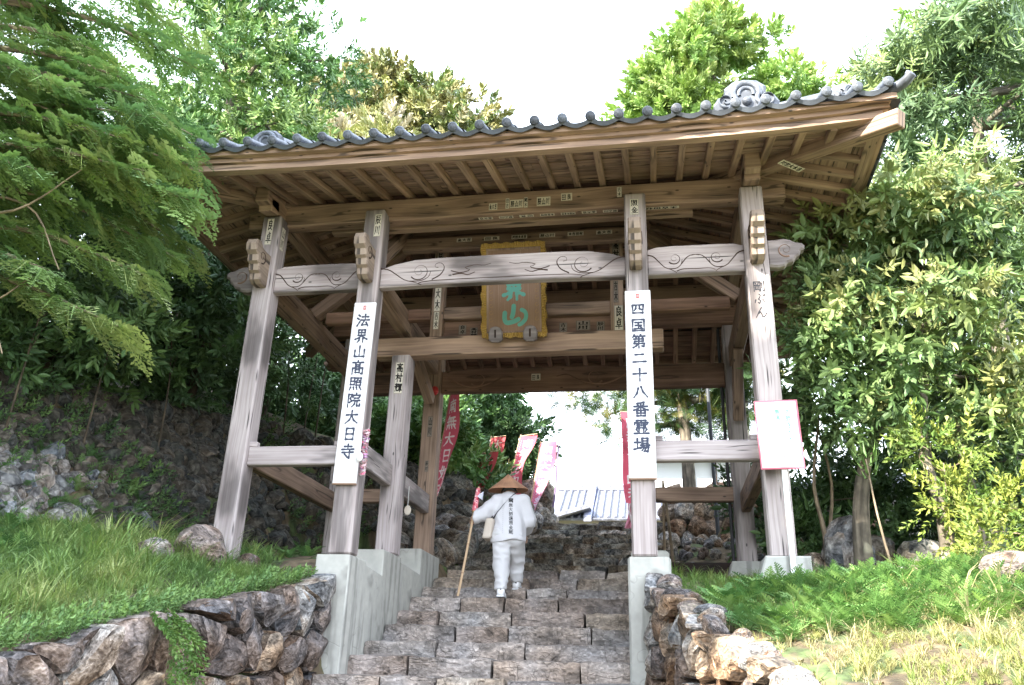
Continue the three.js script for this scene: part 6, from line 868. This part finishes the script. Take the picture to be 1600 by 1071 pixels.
// trees behind the viewer on the left; their shade lies over the gate
tree('shade_tree', 'great leafy tree standing behind the viewer on the left', 'tree', [-10.2, -1.5, 10.5], { trunk: [[-10.1, 2.5, 10.3], [-10, 7, 10], [-10, 12, 9.8]], r0: 0.35, clumps: [...lobes([-9.8, 8.8, 9.6], [3.8, 4.6, 2.6], 56, 1.1, 60, 91)], geos: G.far, m: M.leafdark, colors: green, seed: 91, limbs: 12 });
tree('shade_tree', 'second leafy tree beside the great tree left behind the viewer', 'tree', [-14, -1, 7], { trunk: [[-14, 3, 7], [-14, 11, 7]], r0: 0.35, clumps: [...lobes([-14, 8.5, 7.5], [3.2, 5, 3], 40, 1.2, 60, 92)], geos: G.far, m: M.leafdark, colors: green, seed: 92, limbs: 10 });

// ---------------------------------------------------------------- grass, ferns, creepers
{
  const r = RNG(8801), T = [tuft(1, 16, 0.3, 0.75, 0.0055), tuft(2, 14, 0.42, 0.85, 0.006), tuft(3, 22, 0.15, 0.8, 0.005)], spotsOf = (n, f) => { const o = []; let g = 0; while (o.length < n && g++ < n * 30) { const s = f(); if (s) o.push(s); } return o; }, rotY = () => new THREE.Quaternion().setFromEuler(new THREE.Euler((r() - 0.5) * 0.35, r() * 6.28, (r() - 0.5) * 0.35));
  const put = (x, z, s, tone) => [V(x, groundY(x, z) - 0.01, z), rotY(), s, tone];
  const gl = (k) => spotsOf([1500, 800, 2600][k], () => { const z = lerp(-0.4, 5.2, r()), w = leftEdge(Math.max(z, 0.25)) - 0.17, x = lerp(w, moundFoot(z) - 0.2, r()); if (z < 0.3 && x > -3.0) return null; const near = n3(x * 1.3, 0, z * 1.3, 3) + 0.5 * n3(x * 3.1, 0, z * 3.1, 9); if (k === 1 && (x > w - 0.35 || near < -0.2)) return null; return put(x, z, (0.6 + 0.6 * r()) * (k === 2 ? 1 : clamp(0.45 + 0.5 * sstep(0, 0.8, w - x) * (1 - 0.5 * sstep(1.3, 0.4, x - moundFoot(z))) + 0.15 * near, 0.35, 1.0)), 0.5 + 0.4 * near); });
  const og = thing('grass', 'long green grass covering the bank left of the steps', null, [0, 0, 0], null, 'stuff'), cg = [[0.16, 0.27, 0.085], [0.22, 0.34, 0.1], [0.29, 0.39, 0.125], [0.4, 0.45, 0.17]];
  [0, 1, 2].forEach((k) => instanced('grass', T[k], M.grass, gl(k), og, cg, 300 + k));
  const gr = (k) => spotsOf([900, 260, 2300][k], () => { const z = lerp(-0.5, 4.4, r()), e = rightEdge(Math.max(z, 0.25)) + 0.3, x = lerp(e, 5.2, r() ** 1.2); if (k === 1 && !(x > 3.0 || r() < 0.06)) return null; const path = x - e < 0.3 && z > 0.6; if (path && r() < 0.8) return null; return put(x, z, (0.5 + 0.5 * r()) * (k === 1 ? 1 : 0.75), 0.5 + 0.5 * n3(x * 1.1, 3, z * 1.1, 4)); });
  const o2 = thing('grass', 'short sunlit yellow grass on the bank right of the steps', null, [0, 0, 0], null, 'stuff'), cy = [[0.16, 0.26, 0.06], [0.24, 0.31, 0.08], [0.33, 0.34, 0.13], [0.42, 0.38, 0.2]]; [0, 1, 2].forEach((k) => instanced('grass', T[k], M.grass, gr(k), o2, cy, 310 + k));
  // ferns
  const fern = (k) => merge([0, 1, 2, 3, 4, 5, 6].map((i) => G.fern[(i + k) % 2].clone().rotateX(0.5 + 0.22 * (i % 3)).rotateY(i * 0.9 + k)));
  const of = thing('ferns', 'low ferns spreading over the right bank below the corner plinth', null, [0, 0, 0], null, 'stuff'), F2 = [0, 1].map(fern), cf = [[0.11, 0.23, 0.065], [0.16, 0.3, 0.085], [0.24, 0.38, 0.11]];
  F2.forEach((g, k) => instanced('fern', g, M.leaf, spotsOf(240, () => { const z = lerp(0.3, 2.6, r()), x = lerp(1.4, 4.6, r()), d = Math.hypot((x - 2.7) / 1.5, (z - 1.3) / 0.95); if (d > 0.75 + 0.3 * r()) return null; return put(x, z, 0.26 + 0.5 * r()); }), of, cf, 320 + k));
  const ol = thing('weeds', 'small ferny weeds at the edge of the stony slope on the left', null, [0, 0, 0], null, 'stuff');
  F2.forEach((g, k) => instanced('weed', g, M.leaf, spotsOf(150, () => { const z = lerp(-1.6, 3.0, r()), x = moundFoot(z) + lerp(-0.9, 1.6, r()); if (x > -3.0) return null; return put(x, z, 0.35 + 0.4 * r()); }), ol, [[0.09, 0.2, 0.06], [0.14, 0.28, 0.09], [0.2, 0.34, 0.11]], 330 + k)); instanced('weed', G.small[0], M.leaf, spotsOf(750, () => { const z = lerp(-5, 3.8, r()), x = moundFoot(z) - 1.7 * r(); if (Math.hypot((z - 0.4) / 1.4, (moundFoot(z) - x - 0.4) / 0.5) < 0.8 && r() < 0.8) return null; if (n3(x * 1.5, 0, z * 1.5, 8) < -0.12 + 0.5 * sstep(-1.5, -4, z)) return null; return [V(x, groundY(x, z) + 0.04, z), aim(V(0.6 + r() * 0.4, 0.7, (r() - 0.5)).normalize(), r() * 6), 0.6 + 0.5 * r(), r()]; }), ol, [[0.08, 0.15, 0.055], [0.12, 0.22, 0.075], [0.17, 0.28, 0.09]], 340);
  // creeper over the left wall
  const oc = thing('creeper', 'thin green creeper trailing down the left stone wall', 'creeper'); const cs = []; for (let s = 0; s < 7; s++) { const z = 2.55 + 0.35 * r(), x = -2.3, y0 = -0.78 - 0.1 * r(), pts = [V(x - 0.1, y0 + 0.05, z), V(x + 0.08, y0 - 0.1, z), V(x + 0.12, y0 - 0.35 - 0.3 * r(), z + 0.06 * (r() - 0.5))]; part('stem', limb(pts, 0.004, 0.002, 5), M.bark[2], oc); const c = new THREE.CatmullRomCurve3(pts); for (let k = 0; k < 13; k++) cs.push([c.getPoint(k / 13), aim(V(0.6, -0.4, r() - 0.5).normalize(), r() * 6), 0.42 + 0.25 * r()]); } instanced('leaves', G.small[1], M.leaf, cs, oc, [[0.1, 0.2, 0.045], [0.15, 0.25, 0.06]], 350);
  instanced('leaves', G.small[0], M.leaf, spotsOf(420, () => { const z = lerp(0.4, 4.6, r()), x = leftEdge(z) - 0.12 - 0.22 * r() ** 2; return [V(x, bankL(x, z) + 0.02, z), aim(V(0.5, 0.8, r() - 0.5).normalize(), r() * 6), 0.35 + 0.35 * r()]; }), oc, [[0.14, 0.25, 0.08], [0.2, 0.32, 0.1]], 351);
  // fallen leaves
  const fl = thing('fallen_leaves', 'brown fallen leaves scattered on the shaded slope and banks', null, [0, 0, 0], null, 'stuff'), lg = (() => { const q = []; leafTris(q, V(-0.03, 0, 0), V(1, 0, 0), V(0, 0, 1), 0.07, 0.032, 0.3, 0.2); return tris(q); })();
  instanced('leaf', lg, M.leaf, spotsOf(900, () => { const L = r() < 0.7, z = lerp(-5, 4, r()), x = L ? lerp(-2.7, -6.4, r()) : lerp(1.6, 4.6, r()); return put(x, z, 0.7 + 0.6 * r()).map((v, i) => (i === 0 ? v.add(V(0, 0.025, 0)) : v)); }), fl, [[0.2, 0.11, 0.05], [0.28, 0.17, 0.08], [0.13, 0.08, 0.045]], 360);
}

renderer.render(scene, camera);
